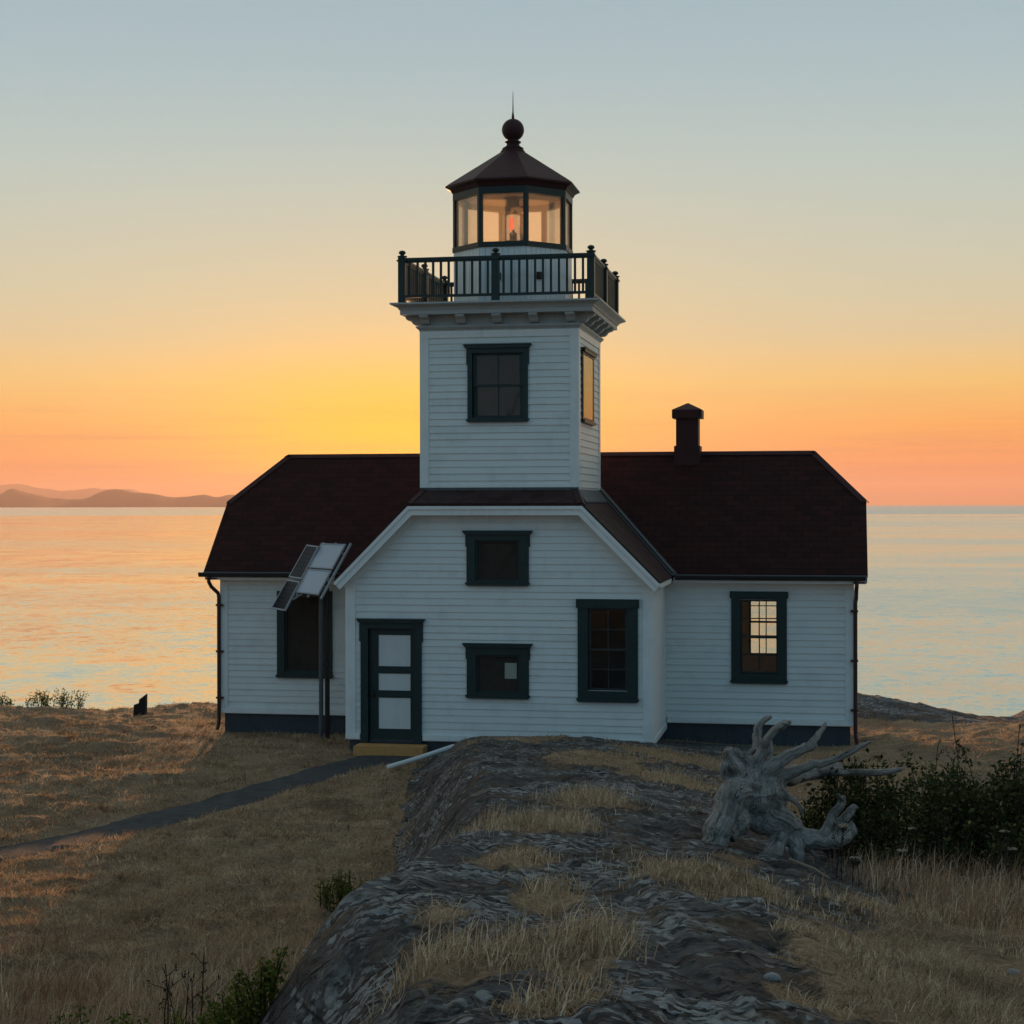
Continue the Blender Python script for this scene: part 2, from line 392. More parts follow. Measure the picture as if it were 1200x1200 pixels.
def water_mat():
    m, nt, out = new_mat('sea_water'); g = N(nt)
    v = g.coord()
    # patches of wind: some water is ruffled, some slick
    mp = g.n('ShaderNodeMapping'); g.link(v, mp.inputs[0]); mp.inputs['Rotation'].default_value = (0, 0, -0.18); mp.inputs['Scale'].default_value = (0.0035, 0.011, 1)
    wind = g.ramp(g.noise(mp.outputs[0], 1.0, 5, 0.6, 0.5), [(0.34, 0.22), (0.50, 0.5), (0.68, 1.0)])
    ox = g.n('ShaderNodeVectorMath', operation='DOT_PRODUCT'); g.link(v, ox.inputs[0]); ox.inputs[1].default_value = (float(FW[0]), float(FW[1]), 0)
    far = g.n('ShaderNodeMapRange', interpolation_type='SMOOTHSTEP'); g.link(g.math('ADD', ox.outputs['Value'], g.math('MULTIPLY', wind, 150.0)), far.inputs[0]); far.inputs[1].default_value = 1750; far.inputs[2].default_value = 2050
    wind = g.math('MAXIMUM', wind, g.math('MULTIPLY', far.outputs[0], 1.5))
    lat = g.n('ShaderNodeVectorMath', operation='DOT_PRODUCT'); g.link(v, lat.inputs[0]); lat.inputs[1].default_value = (float(RT[0]), float(RT[1]), 0)
    lane = g.n('ShaderNodeMapRange', interpolation_type='SMOOTHSTEP'); g.link(g.math('DIVIDE', lat.outputs['Value'], g.math('MAXIMUM', ox.outputs['Value'], 20.0)), lane.inputs[0]); lane.inputs[1].default_value = 0.05; lane.inputs[2].default_value = 0.22
    wind = g.math('MULTIPLY_ADD', g.math('MULTIPLY', lane.outputs[0], wind), 1.1, wind)
    # wave slopes at three scales (the slope field itself, so distant waves keep their tilt)
    def slope(scale, amp, detail, mod=None):
        nd = g.n('ShaderNodeTexNoise'); nd.inputs['Scale'].default_value = scale; nd.inputs['Detail'].default_value = detail; nd.inputs['Roughness'].default_value = 0.6
        g.link(v, nd.inputs['Vector'])
        sb = g.n('ShaderNodeVectorMath', operation='SUBTRACT'); g.link(nd.outputs['Color'], sb.inputs[0]); sb.inputs[1].default_value = (0.5, 0.5, 0.5)
        sc = g.n('ShaderNodeVectorMath', operation='SCALE'); g.link(sb.outputs[0], sc.inputs[0])
        if mod is None: sc.inputs['Scale'].default_value = amp
        else: g.link(g.math('MULTIPLY', mod, amp), sc.inputs['Scale'])
        return sc.outputs[0]
    def vadd(a, b):
        nd = g.n('ShaderNodeVectorMath', operation='ADD'); g.link(a, nd.inputs[0]); g.link(b, nd.inputs[1]); return nd.outputs[0]
    sl_ = vadd(vadd(slope(0.09, 0.08, 2), slope(0.30, 0.15, 2, wind)), vadd(slope(0.9, 0.24, 3, wind), slope(2.6, 0.18, 2, wind)))
    fl = g.n('ShaderNodeVectorMath', operation='MULTIPLY'); g.link(sl_, fl.inputs[0]); fl.inputs[1].default_value = (1, 1, 0)
    up = g.n('ShaderNodeVectorMath', operation='ADD'); g.link(fl.outputs[0], up.inputs[0]); up.inputs[1].default_value = (0, 0, 1)
    nm = g.n('ShaderNodeVectorMath', operation='NORMALIZE'); g.link(up.outputs[0], nm.inputs[0])
    nt.links.new(g.bsdf((0.61, 0.755, 0.68), g.math('MULTIPLY_ADD', lane.outputs[0], 0.045, g.math('MULTIPLY_ADD', wind, 0.085, 0.06)), nm.outputs[0], metal=0.62, spec=0.5, IOR=1.33), out.inputs[0])
    return m
M['water'] = water_mat()

def blade_mat(name, stops, trans=0.3):
    m, nt, out = new_mat(name); g = N(nt)
    t = g.n('ShaderNodeAttribute', attribute_name='tint').outputs['Fac']
    c = g.ramp(t, stops)
    d = g.n('ShaderNodeBsdfDiffuse'); g.link(c, d.inputs[0])
    tr = g.n('ShaderNodeBsdfTranslucent'); g.link(c, tr.inputs[0])
    mx = g.n('ShaderNodeMixShader'); mx.inputs[0].default_value = trans
    g.link(d.outputs[0], mx.inputs[1]); g.link(tr.outputs[0], mx.inputs[2])
    nt.links.new(mx.outputs[0], out.inputs[0]); return m
M['straw'] = blade_mat('dry_grass', [(0.0, (0.09, 0.062, 0.040)), (0.35, (0.30, 0.22, 0.142)), (0.75, (0.54, 0.425, 0.285)), (1.0, (0.76, 0.64, 0.46))], 0.4)
M['lawn'] = blade_mat('mown_dry_grass', [(0.0, (0.12, 0.078, 0.047)), (0.4, (0.385, 0.265, 0.157)), (0.8, (0.61, 0.45, 0.275)), (1.0, (0.76, 0.61, 0.41))], 0.4)
M['rust'] = blade_mat('rusty_grass', [(0.0, (0.13, 0.062, 0.040)), (0.5, (0.36, 0.215, 0.130)), (1.0, (0.62, 0.46, 0.30))])
M['leaf'] = blade_mat('shrub_leaf', [(0.0, (0.013, 0.018, 0.008)), (0.5, (0.050, 0.060, 0.024)), (0.85, (0.135, 0.138, 0.055)), (1.0, (0.25, 0.22, 0.09))], 0.25)
M['herb'] = blade_mat('herb_leaf', [(0.0, (0.040, 0.052, 0.012)), (0.5, (0.115, 0.135, 0.026)), (1.0, (0.24, 0.235, 0.055))], 0.3)
M['stalk'] = paint('dry_stalk', (0.030, 0.021, 0.014), 0.85, 0.2)
M['twig'] = paint('pale_twig', (0.20, 0.16, 0.11), 0.85, 0.2)
M['umbel'] = paint('dried_flower', (0.20, 0.165, 0.11), 0.9, 0.1)

def drift_mat():
    m, nt, out = new_mat('driftwood'); g = N(nt)
    v = g.coord()
    at = g.n('ShaderNodeAttribute', attribute_name='grain').outputs['Vector']
    mp = g.n('ShaderNodeMapping'); g.link(at, mp.inputs[0]); mp.inputs['Scale'].default_value = (46, 46, 3.2)
    st = g.noise(mp.outputs[0], 1.0, 5, 0.7, 0.5); n = g.noise(v, 4, 5); f = g.noise(v, 80, 3)
    c = g.ramp(st, [(0.28, (0.045, 0.039, 0.033)), (0.44, (0.205, 0.188, 0.168)), (0.70, (0.39, 0.365, 0.33))])
    c = g.mix(g.ramp(g.noise(v, 3.2, 6, 0.65), [(0.34, 0.9), (0.48, 0.0)]), c, g.ramp(st, [(0.3, (0.018, 0.015, 0.012)), (0.7, (0.125, 0.108, 0.09))]))
    mp2 = g.n('ShaderNodeMapping'); g.link(at, mp2.inputs[0]); mp2.inputs['Scale'].default_value = (16, 16, 1.5)
    crack = g.ramp(g.noise(mp2.outputs[0], 1.0, 3, 0.5, 0.6), [(0.490, 0.0), (0.50, 1.0), (0.510, 0.0)])
    c = g.mix(g.math('MULTIPLY', crack, 0.9), c, (0.010, 0.009, 0.008))
    h = g.math('SUBTRACT', g.math('ADD', st, g.math('MULTIPLY', f, 0.15)), g.math('MULTIPLY', crack, 0.9))
    nt.links.new(g.bsdf(c, 0.8, g.bump(h, 0.7, 0.015), spec=0.25), out.inputs[0])
    return m
M['drift'] = drift_mat()

def mountain_mat():
    m, nt, out = new_mat('forested_slopes'); g = N(nt); v = g.coord(scale=(0.002, 0.002, 0.004))
    c = g.ramp(g.noise(v, 1.0, 5), [(0.3, (0.035, 0.045, 0.040)), (0.7, (0.06, 0.07, 0.06))])
    nt.links.new(g.bsdf(c, 0.95, spec=0.1), out.inputs[0]); return m
M['mountain'] = mountain_mat()

# ------------------------------------------------------------------ terrain height
PATCH = []   # filled below: (u, v, ru, rv, strength, angle)
def uv_of(X, Y):
    dx = X - CAM[0]; dy = Y - CAM[1]
    return dx * RT[0] + dy * RT[1], dx * FW[0] + dy * FW[1]
def ledge(v):
    return np.interp(v, [0, 6, 7.2, 8.4, 9.4, 10.5, 12, 14, 17, 20, 24, 28, 30, 33], [-0.6, -0.72, -0.84, -1.24, -1.32, -1.14, -0.90, -0.74, -0.84, -1.0, -1.1, -1.25, -1.2, -1.0])
PP_ = np.array([(-13.0, 16.5), (-9.6, 19.6), (-6.7, 22.3), (-5.1, 25.35), (-4.1, 27.4), (-3.2, 29.3), (-2.45, 30.4), (-1.9, 31.0)])
def path_dist(u, v):
    d = np.full(np.shape(u), 1e3)
    for (a0, b0), (a1, b1) in zip(PP_[:-1], PP_[1:]):
        l2 = (a1 - a0) ** 2 + (b1 - b0) ** 2
        t = np.clip(((u - a0) * (a1 - a0) + (v - b0) * (b1 - b0)) / l2, 0, 1)
        d = np.minimum(d, np.hypot(u - a0 - t * (a1 - a0), v - b0 - t * (b1 - b0)))
    return d
def height(X, Y, detail=True):
    u, v = uv_of(X, Y)
    zl = np.interp(v, [-30, 0, 5, 8, 10, 12, 14, 16, 20, 25, 31, 36, 40, 42.5, 46, 50, 56, 70], [-2, 1.6, 1.5, 1.22, 0.93, 0.62, 0.36, 0.12, -0.20, -0.32, -0.24, -0.30, -0.50, -0.82, -1.7, -3.2, -7.5, -11])
    zc = np.interp(v, [-30, -3, 0, 5, 10, 15, 20, 25, 29, 30.6, 32, 34, 40, 46, 52, 58, 70], [-2, 2.4, 2.66, 2.58, 2.10, 1.62, 1.14, 0.68, 0.30, 0.12, -0.02, -0.2, -0.5, -1.3, -3.5, -7.5, -11])
    zr = np.interp(v, [-30, 0, 5, 8, 11, 14, 20, 26, 31, 34, 38, 42, 45, 48, 54, 60, 70], [-2, 2.3, 2.15, 1.92, 1.63, 1.34, 0.70, 0.16, -0.22, -0.40, -0.76, -1.20, -1.65, -2.6, -7, -9.5, -11])
    ue = ledge(v) + 0.26 * fbm(v * 0.9, v * 0 + 3.3, 3, 5) + 0.10 * fbm(v * 3.1, u * 0.6, 2, 6)
    a = sst(ue - 0.55, ue + 0.62, u)
    bw = np.interp(v, [12, 30], [3.0, 5.0])
    b = sst(0.7, bw, u)
    z = zl * (1 - a) + (zc * (1 - b) + zr * b) * a
    # right-hand shore knoll
    z = z + 0.98 * np.exp(-((u - 8.2) / 3.3) ** 2 - ((v - 45.2) / 2.6) ** 2)
    z = z + 1.0 * np.exp(-((u - 14.9) / 1.9) ** 2 - ((v - 47.0) / 2.0) ** 2) + 0.12 * np.exp(-((u - 11.6) / 2.0) ** 2 - ((v - 45.6) / 2.0) ** 2)
    far = np.maximum(0, np.abs(u) - 26)
    z = z - 0.012 * far ** 2
    z = np.maximum(z, -11)
    if detail:
        house = 1 - 0.85 * np.exp(-np.maximum(0, np.abs(v - 33.5) - 3.2) ** 2 / 0.8 - np.maximum(0, np.abs(u + 0.2) - 6.2) ** 2 / 0.8)
        rk = a * (1 - sst(bw - 1.2, bw + 1.0, u)) * (1 - sst(31, 33, v))
        knoll = np.exp(-((u - 10.0) / 6.0) ** 2 - ((v - 45.2) / 2.6) ** 2)
        rk = np.clip(rk + knoll, 0, 1)
        lawn = 0.46 * fbm(u * 0.20 + v * 0.08, v * 0.26, 3, 11) + 0.07 * fbm(u * 1.1, v * 1.3, 3, 12) + 0.10 * fbm(u * 3.4, v * 4.2, 3, 13) + 0.06 * sst(0.55, 0.75, vnoise(u * 2.3 + 5, v * 3.3, 14))
        ridg = 0.5 - np.abs(fbm(u * 0.8 + 4, v * 0.55, 4, 21)) * 2
        wx = fbm(u * 1.1, v * 0.9, 4, 24)
        def ledges(step, amp, ku, kv, wob):
            q = (u * ku + v * kv + z * 0.9) / step + wob * wx
            f_ = q - np.floor(q); k_ = 0.35 + 1.3 * vnoise(np.floor(q) * 3.7 + u * 0.6, v * 0.5, 25)
            return (sst(0.0, 0.16, f_) - f_) * amp * k_
        steps = ledges(0.34, 0.030, 0.75, 0.10, 0.9) + ledges(0.12, 0.010, 0.55, -0.28, 0.8)
        bumps = fbm(u * 3.2, v * 2.6, 5, 23)
        plates = sst(0.44, 0.52, vnoise(u * 8.0 + 3 * wx, v * 6.0, 26)) * 0.030 + sst(0.5, 0.56, vnoise(u * 17.0, v * 13.0 + 4 * wx, 27)) * 0.016
        rock = 0.12 * (ridg - 0.25) + steps + 0.07 * bumps + 0.45 * plates - 0.01
        pd = path_dist(u, v); lawn = lawn * (0.25 + 0.75 * sst(0.5, 1.6, pd)) - 0.055 * (1 - sst(0.42, 0.75, pd))
        z = z + house * (lawn * (1 - rk) + rock * rk)
    return z
def rockiness(X, Y):
    """1 where bare rock shows, 0 where dry grass grows"""
    u, v = uv_of(X, Y)
    ue = ledge(v) + 0.26 * fbm(v * 0.9, v * 0 + 3.3, 3, 5)
    a = sst(ue - 0.62, ue - 0.30, u)
    bw = np.interp(v, [5, 9, 14, 22, 30], [1.2, 2.1, 2.6, 3.2, 4.6])
    r = a * (1 - sst(bw - 0.5, bw + 0.5, u + 0.9 * fbm(u * 1.2, v * 0.8, 3, 31)))
    r = r * (1 - sst(31.5, 33, v))
    kn = sst(-2.4, -2.1, height(X, Y, False)) * sst(41.4, 42.4, v + 0.05 * (u - 8) + 0.8 * fbm(u * 0.6, v * 0.6, 3, 33)) * sst(2.5, 4.5, u)
    shore = sst(46.0, 48.5, v)
    dark = np.exp(-((u - 14.6) / 1.7) ** 2 - ((v - 47.5) / 1.8) ** 2)
    r = np.clip(r + kn + shore + dark, 0, 1)
    r = r + 0.60 * fbm(u * 1.7, v * 1.4, 4, 35) * a * (1 - sst(24, 30, v))
    g = np.zeros_like(r)
    for (pu, pv, ru, rv, s) in PATCH:
        d = ((u - pu) / ru) ** 2 + ((v - pv) / rv) ** 2
        g = np.maximum(g, s * np.exp(-d * 0.9))
    soil = np.exp(-((u - 2.25) / 0.75) ** 2 - ((v - 12.4) / 0.8) ** 2)
    return np.clip(r - g + 0.9 * soil, 0, 1)
PATCH += [(0.29, 28.6, 0.95, 1.5, 0.9), (1.12, 23.0, 1.0, 2.0, 0.9), (2.57, 26.2, 1.1, 1.6, 1.0), (1.84, 20.4, 0.65, 1.3, 1.0),
    (0.20, 13.25, 0.50, 1.0, 0.9), (0.69, 15.4, 0.54, 1.0, 0.9), (0.00, 10.8, 0.30, 1.0, 0.85), (0.18, 9.2, 0.30, 0.85, 0.8),
    (1.12, 9.8, 0.46, 0.8, 1.1), (1.48, 11.4, 0.23, 0.4, 1.0), (-0.21, 6.9, 0.25, 0.6, 0.9), (0.22, 7.3, 0.30, 0.8, 0.9),
    (-0.34, 8.4, 0.21, 0.55, 0.8), (1.73, 7.5, 0.60, 1.6, 1.0), (1.14, 6.3, 0.2, 0.5, 0.9), (0.12, 6.0, 0.24, 0.25, 0.8), (-0.7, 27.8, 0.3, 1.0, 0.6)]
#ENDTERRAIN

# ------------------------------------------------------------------ GROUND (one sheet)
def grid_mesh(name, X, Y, Z, mat, attrs=None):
    nr, nc = X.shape
    me = bpy.data.meshes.new(name)
    co = np.stack([X, Y, Z], -1).reshape(-1, 3).astype(np.float32)
    i = np.arange(nr * nc).reshape(nr, nc)
    q = np.stack([i[:-1, :-1], i[:-1, 1:], i[1:, 1:], i[1:, :-1]], -1).reshape(-1)
    nf = (nr - 1) * (nc - 1)
    me.vertices.add(len(co)); me.vertices.foreach_set('co', co.ravel())
    me.loops.add(nf * 4); me.loops.foreach_set('vertex_index', q.astype(np.int32))
    me.polygons.add(nf); me.polygons.foreach_set('loop_start', np.arange(0, nf * 4, 4, dtype=np.int32))
    me.polygons.foreach_set('use_smooth', np.ones(nf, bool))
    me.update(calc_edges=True); me.validate()
    for k, a in (attrs or {}).items():
        at = me.attributes.new(k, 'FLOAT', 'POINT'); at.data.foreach_set('value', a.ravel().astype(np.float32))
    me.materials.append(mat)
    o = bpy.data.objects.new(name, me); COL.objects.link(o); return o

vs = [-40.0]
while vs[-1] < 75:
    v_ = vs[-1]
    vs.append(v_ + max(0.022, 0.0046 * abs(v_ - 1)) if v_ > 3 else v_ + max(0.06, 0.09 * abs(v_ - 2.5)))
vs = np.array(vs)
t = np.linspace(-1, 1, 900)
sx = 0.42 * t + 1.5 * np.sign(t) * np.abs(t) ** 5
V, S = np.meshgrid(vs, sx, indexing='ij')
U = S * (3.0 + np.abs(V))
GX, GY = plan(U, V)
GZ = height(GX, GY)
GR = 1 - rockiness(GX, GY)
ground = grid_mesh('ground', GX, GY, GZ, M['ground'], {'grassy': GR})
tag(ground, 'rocky knoll and dry grass headland around the lighthouse', 'ground', kind='structure')

# footpath: a strip laid on the ground
pp = PP_
tt = np.linspace(0, len(pp) - 1, 160)
pu = np.interp(tt, range(len(pp)), pp[:, 0]); pv = np.interp(tt, range(len(pp)), pp[:, 1])
ker = np.ones(21) / 21
pu = np.convolve(np.pad(pu, 10, 'edge'), ker, 'valid'); pv = np.convolve(np.pad(pv, 10, 'edge'), ker, 'valid')
du = np.gradient(pu); dv = np.gradient(pv); ln = np.hypot(du, dv); nu = -dv / ln; nv = du / ln
w_ = np.linspace(-1, 1, 11)
hw = (0.50 + 0.30 * sst(125, 158, np.arange(160)))[:, None] + 0.10 * fbm(np.arange(160)[:, None] * 0.35, w_[None, :] * 0 + np.sign(w_)[None, :] * 5, 3, 41)
PU = pu[:, None] + nu[:, None] * w_[None, :] * hw; PV = pv[:, None] + nv[:, None] * w_[None, :] * hw
PX, PY = plan(PU, PV)
PZ = height(PX, PY) + 0.016 - 0.03 * np.abs(w_)[None, :] ** 4
path = grid_mesh('path', PX, PY, PZ, M['path'])
tag(path, 'narrow grey gravel footpath leading to the green door', 'path', kind='structure')

# ------------------------------------------------------------------ SEA, MOUNTAINS, HAZE
BIG = 26000.0
sea = finish('sea', [(-BIG, -BIG, SEA), (BIG, -BIG, SEA), (BIG, BIG, SEA), (-BIG, BIG, SEA)], [(0, 1, 2, 3)], M['water'], recalc=False)
tag(sea, 'calm sea reflecting the sunset', 'sea', kind='structure')

def range_mesh(name, pts, dist, depth, seed):
    """mountain range: crest heights given by bearing, built as a ridge with slopes on both sides"""
    xs = np.linspace(pts[0][0], pts[-1][0], 700)
    h = np.interp(xs, [p[0] for p in pts], [p[1] for p in pts])
    h = np.convolve(np.pad(h, 4, 'edge'), np.ones(9) / 9, 'valid')
    h = h + 40 * fbm(xs * 60, xs * 0, 6, seed) * np.clip(h / 60, 0, 1)
    prof = np.array([-1, -0.75, -0.5, -0.3, -0.14, 0, 0.2, 0.5, 1.0]); ph = np.array([0, 0.2, 0.45, 0.7, 0.9, 1, 0.75, 0.35, 0])
    A, Pq = np.meshgrid(xs, prof, indexing='ij')
    D = dist + Pq * depth
    Hh = h[:, None] * ph[None, :] * (1 + 0.35 * fbm(A * 60, Pq * 3, 4, seed + 1) * (1 - np.abs(ph - 0.5) * 2)[None, :])
    X, Y = plan(A * D, D)
    o = grid_mesh(name, X, Y, SEA - 1 + Hh, M['mountain']); return o
m1 = range_mesh('mountains', [(-0.62, 0), (-0.52, 221), (-0.42, 163), (-0.35, 267), (-0.3, 312), (-0.2947, 319), (-0.2893, 342), (-0.284, 319), (-0.278, 278), (-0.272, 255), (-0.266, 222), (-0.2573, 235), (-0.2493, 255), (-0.2447, 272), (-0.2413, 249), (-0.2307, 245), (-0.2227, 262), (-0.2187, 228), (-0.212, 195), (-0.1987, 112), (-0.1867, 45)], 25000, 900, 51)
tag(m1, 'farther pale hazy mountain range on the left horizon', 'mountains', kind='structure')
m2 = range_mesh('mountains', [(-0.7, 0), (-0.55, 97), (-0.42, 73), (-0.34, 56), (-0.3, 83), (-0.2973, 103), (-0.294, 133), (-0.2907, 125), (-0.2853, 100), (-0.276, 75), (-0.2667, 66), (-0.2573, 53), (-0.2507, 47), (-0.2467, 75), (-0.2413, 108), (-0.236, 122), (-0.2293, 125), (-0.22, 113), (-0.2093, 97), (-0.2013, 80), (-0.196, 80), (-0.1893, 91), (-0.1827, 100), (-0.176, 80), (-0.172, 66), (-0.1687, 80), (-0.1653, 94), (-0.1607, 91), (-0.1533, 80), (-0.14, 50), (-0.12, 0)], 12500, 1500, 61)
tag(m2, 'nearer mauve mountain ridge on the left horizon', 'mountains', kind='structure')

def haze_box():
    m, nt, out = new_mat('haze_air')
    pv_ = nt.nodes.new('ShaderNodeVolumePrincipled')
    pv_.inputs['Color'].default_value = (1.0, 0.73, 0.62, 1)
    pv_.inputs['Density'].default_value = HAZE_D
    pv_.inputs['Anisotropy'].default_value = 0.3
    nt.links.new(pv_.outputs[0], out.inputs['Volume'])
    o = MB().box(-30000, 30000, -30000, 30000, -12.5, 380).build('haze', m)
    tag(o, 'thin sunset haze over the sea', 'haze', kind='stuff'); return o
HAZE_D = 5.2e-5
haze_box()

# ------------------------------------------------------------------ LIGHTHOUSE
LH = empty('lighthouse')
tag(LH, 'white clapboard lighthouse with square tower, glazed lantern and dark red roofed wings', 'lighthouse')
FRONT = Frame((0, 0, 0), (1, 0, 0), (0, -1, 0))        # gable wing front, u = x, n towards the viewer
HWG = 2.80; YM = 2.45; YB = 6.65; HWM = 6.22; MX = 0.10; HT = 1.44; YT0 = 0.20; YT1 = 3.08
PITCH = 0.125

def subtract(a, b, ops):
    segs = [(a, b)]
    for (x0, x1) in ops:
        new = []
        for (p, q) in segs:
            if x1 <= p or x0 >= q: new.append((p, q)); continue
            if x0 > p: new.append((p, x0))
            if x1 < q: new.append((x1, q))
        segs = new
    return [s_ for s_ in segs if s_[1] - s_[0] > 0.01]

def wall(name, fr, z0, z1, xr, ops, parent, breaks=(), thick=0.11, clap=True, mat=None, zb=None):
    """clapboard wall: ops = openings (u0,u1,z0,z1); xr(z) -> (u0,u1)"""
    mb = MB()
    rnd = random.Random(int(z0 * 1000) + len(ops) * 7 + int(fr.o.x * 31 + fr.o.y * 17))
    zs = sorted({z0 if zb is None else zb, z1, *[z for o in ops for z in o[2:4] if z0 < z < z1], *[b for b in breaks if z0 < b < z1]})
    for za, zc_ in zip(zs[:-1], zs[1:]):
        zm = (za + zc_) / 2
        a0, b0 = xr(za); a1, b1 = xr(zc_)
        cut = [(o[0], o[1]) for o in ops if o[2] <= zm <= o[3]]
        am, bm_ = max(a0, a1), min(b0, b1)
        for (p, q) in subtract(min(a0, a1), max(b0, b1), cut):
            p0 = max(p, a0) if p > min(a0, a1) + 1e-6 else a0
            p1 = max(p, a1) if p > min(a0, a1) + 1e-6 else a1
            q0 = min(q, b0) if q < max(b0, b1) - 1e-6 else b0
            q1 = min(q, b1) if q < max(b0, b1) - 1e-6 else b1
            mb.prism([(p0, za), (q0, za), (q1, zc_), (p1, zc_)], -thick, 0.0, fr)
    if clap:
        z = z0
        while z < z1 - 0.02:
            zt = min(z + PITCH, z1)
            a0, b0 = xr(z); a1, b1 = xr(zt)
            cut = [(o[0] - 0.03, o[1] + 0.03) for o in ops if o[2] - 0.05 < z + PITCH * 0.5 < o[3] + 0.05]
            lo, hi = min(a0, a1), max(b0, b1)
            for (p, q) in subtract(lo, hi, cut):
                # butt joints at random places
                cuts = [p, q]
                x = p + rnd.uniform(1.5, 4.0)
                while x < q - 0.6: cuts.append(x); x += rnd.uniform(2.2, 4.4)
                cuts.sort()
                for c0, c1 in zip(cuts[:-1], cuts[1:]):
                    l0 = a0 if c0 <= lo + 1e-6 else c0; l1 = a1 if c0 <= lo + 1e-6 else c0
                    r0 = b0 if c1 >= hi - 1e-6 else c1 - 0.002; r1 = b1 if c1 >= hi - 1e-6 else c1 - 0.002
                    tb = 0.022 + rnd.uniform(-0.003, 0.003); ttp = 0.006 + rnd.uniform(-0.001, 0.002)
                    dz = rnd.uniform(-0.0025, 0.0025)
                    zz0 = z + dz + rnd.uniform(-0.0015, 0.0015); zz1 = z + dz
                    mb.hexa([fr(l0, 0.001, zz0), fr(r0, 0.001, zz1), fr(r0, tb, zz1), fr(l0, tb, zz0)],
                            [fr(l1, 0.001, zt), fr(r1, 0.001, zt), fr(r1, ttp, zt), fr(l1, ttp, zt)])
            z += PITCH
    return mb.build(name, mat or M['white'], parent)

def frame_board(fr, name, poly, n0, n1, mat, parent):
    return MB().prism(poly, n0, n1, fr).build(name, mat, parent)

# --- windows -------------------------------------------------------------
def window(fr, cas, op, kind, ears=True, cap=True, rows=None, parent=LH, top_cap=True, label=None, split=0.5, storm=False):
    """cas: casing outer (u0,u1,z0,z1); op: opening. The part 'window' is the casing; sash and pane are its sub-parts"""
    c0, c1, cz0, cz1 = cas; o0, o1, oz0, oz1 = op
    mb = MB(); T = 0.05
    mb.box(c0, o0, 0.0, T, cz0 + 0.06, oz1, fr); mb.box(o1, c1, 0.0, T, cz0 + 0.06, oz1, fr)      # jambs
    mb.box(c0, c1, 0.0, T + 0.004, oz1, cz1 - 0.05, fr)                                           # head
    if cap:
        mb.prism([(c0 - 0.035, cz1 - 0.05), (c1 + 0.035, cz1 - 0.05), (c1 + 0.065, cz1), (c0 - 0.065, cz1)], 0.0, 0.10, fr)
        mb.box(c0 - 0.07, c1 + 0.07, 0.0, 0.115, cz1, cz1 + 0.022, fr)
    if ears:
        e = cz1 - ears
        mb.prism([(c0 - 0.022, e + 0.02), (c0, e), (c0, cz1 - 0.05), (c0 - 0.022, cz1 - 0.05)], 0.0, T - 0.003, fr)
        mb.prism([(c1, e), (c1 + 0.022, e + 0.02), (c1 + 0.022, cz1 - 0.05), (c1, cz1 - 0.05)], 0.0, T - 0.003, fr)
    mb.box(o0, o1, 0.0, T - 0.004, cz0 + 0.06, oz0, fr)                                            # apron
    mb.prism([(c0 - 0.02, cz0 + 0.03), (c0 + 0.015, cz0), (c1 - 0.015, cz0), (c1 + 0.02, cz0 + 0.03), (c1 + 0.02, cz0 + 0.06), (c0 - 0.02, cz0 + 0.06)], 0.0, T + 0.035, fr)
    # reveal
    mb.box(o0 - 0.012, o0, -0.11, 0.0, oz0, oz1, fr); mb.box(o1, o1 + 0.012, -0.11, 0.0, oz0, oz1, fr)
    mb.box(o0, o1, -0.11, 0.0, oz0 - 0.012, oz0, fr); mb.box(o0, o1, -0.11, 0.0, oz1, oz1 + 0.012, fr)
    w = mb.build('window', M['green'], parent)
    if label: w['label'] = label
    s = MB(); b = 0.035
    if kind == 'screen':
        s.box(o0, o0 + b, -0.035, 0.012, oz0, oz1, fr).box(o1 - b, o1, -0.035, 0.012, oz0, oz1, fr)
        s.box(o0 + b, o1 - b, -0.035, 0.012, oz0, oz0 + b, fr).box(o0 + b, o1 - b, -0.035, 0.012, oz1 - b, oz1, fr)
        s.build('sash', M['green'], w)
        q = MB().box(o0 + b, o1 - b, -0.032, -0.020, oz0 + b, oz1 - b, fr).build('screen', M['board'], w)
        return w
    nx, nz, sm, wide = rows
    # two sashes: the upper one outside
    zm = oz0 + (oz1 - oz0) * split
    for (za, zb_, n) in ((zm - 0.02, oz1, -0.030), (oz0, zm + 0.02, -0.066)):
        x0, x1 = o0, o1
        s.box(x0, x0 + wide, n - 0.028, n, za, zb_, fr).box(x1 - wide, x1, n - 0.028, n, za, zb_, fr)
        s.box(x0 + wide, x1 - wide, n - 0.028, n, za, za + 0.04, fr).box(x0 + wide, x1 - wide, n - 0.028, n, zb_ - 0.04, zb_, fr)
        for i in range(1, nx):
            x = x0 + (x1 - x0) * i / nx; s.box(x - 0.011, x + 0.011, n - 0.022, n - 0.003, za + 0.04, zb_ - 0.04, fr)
        for i in range(1, nz):
            z = za + (zb_ - za) * i / nz
            for j in range(nx):
                xa = x0 + (x1 - x0) * j / nx + (0.011 if j else wide); xb = x0 + (x1 - x0) * (j + 1) / nx - (0.011 if j < nx - 1 else wide)
                s.box(xa, xb, n - 0.022, n - 0.003, z - 0.010, z + 0.010, fr)
    s.build('sash', sm, w)
    if storm: MB().box(o0 + 0.01, o1 - 0.01, 0.040, 0.045, oz0 + 0.01, oz1 - 0.01, fr).build('storm_pane', M['glass'], w)
    for (za, zb_, n) in ((zm + 0.02, oz1 - 0.04, -0.030), (oz0 + 0.04, zm - 0.02, -0.066)):
        MB().box(o0 + wide, o1 - wide, n - 0.017, n - 0.012, za, zb_, fr).build('pane', M['glass'], w)
    return w

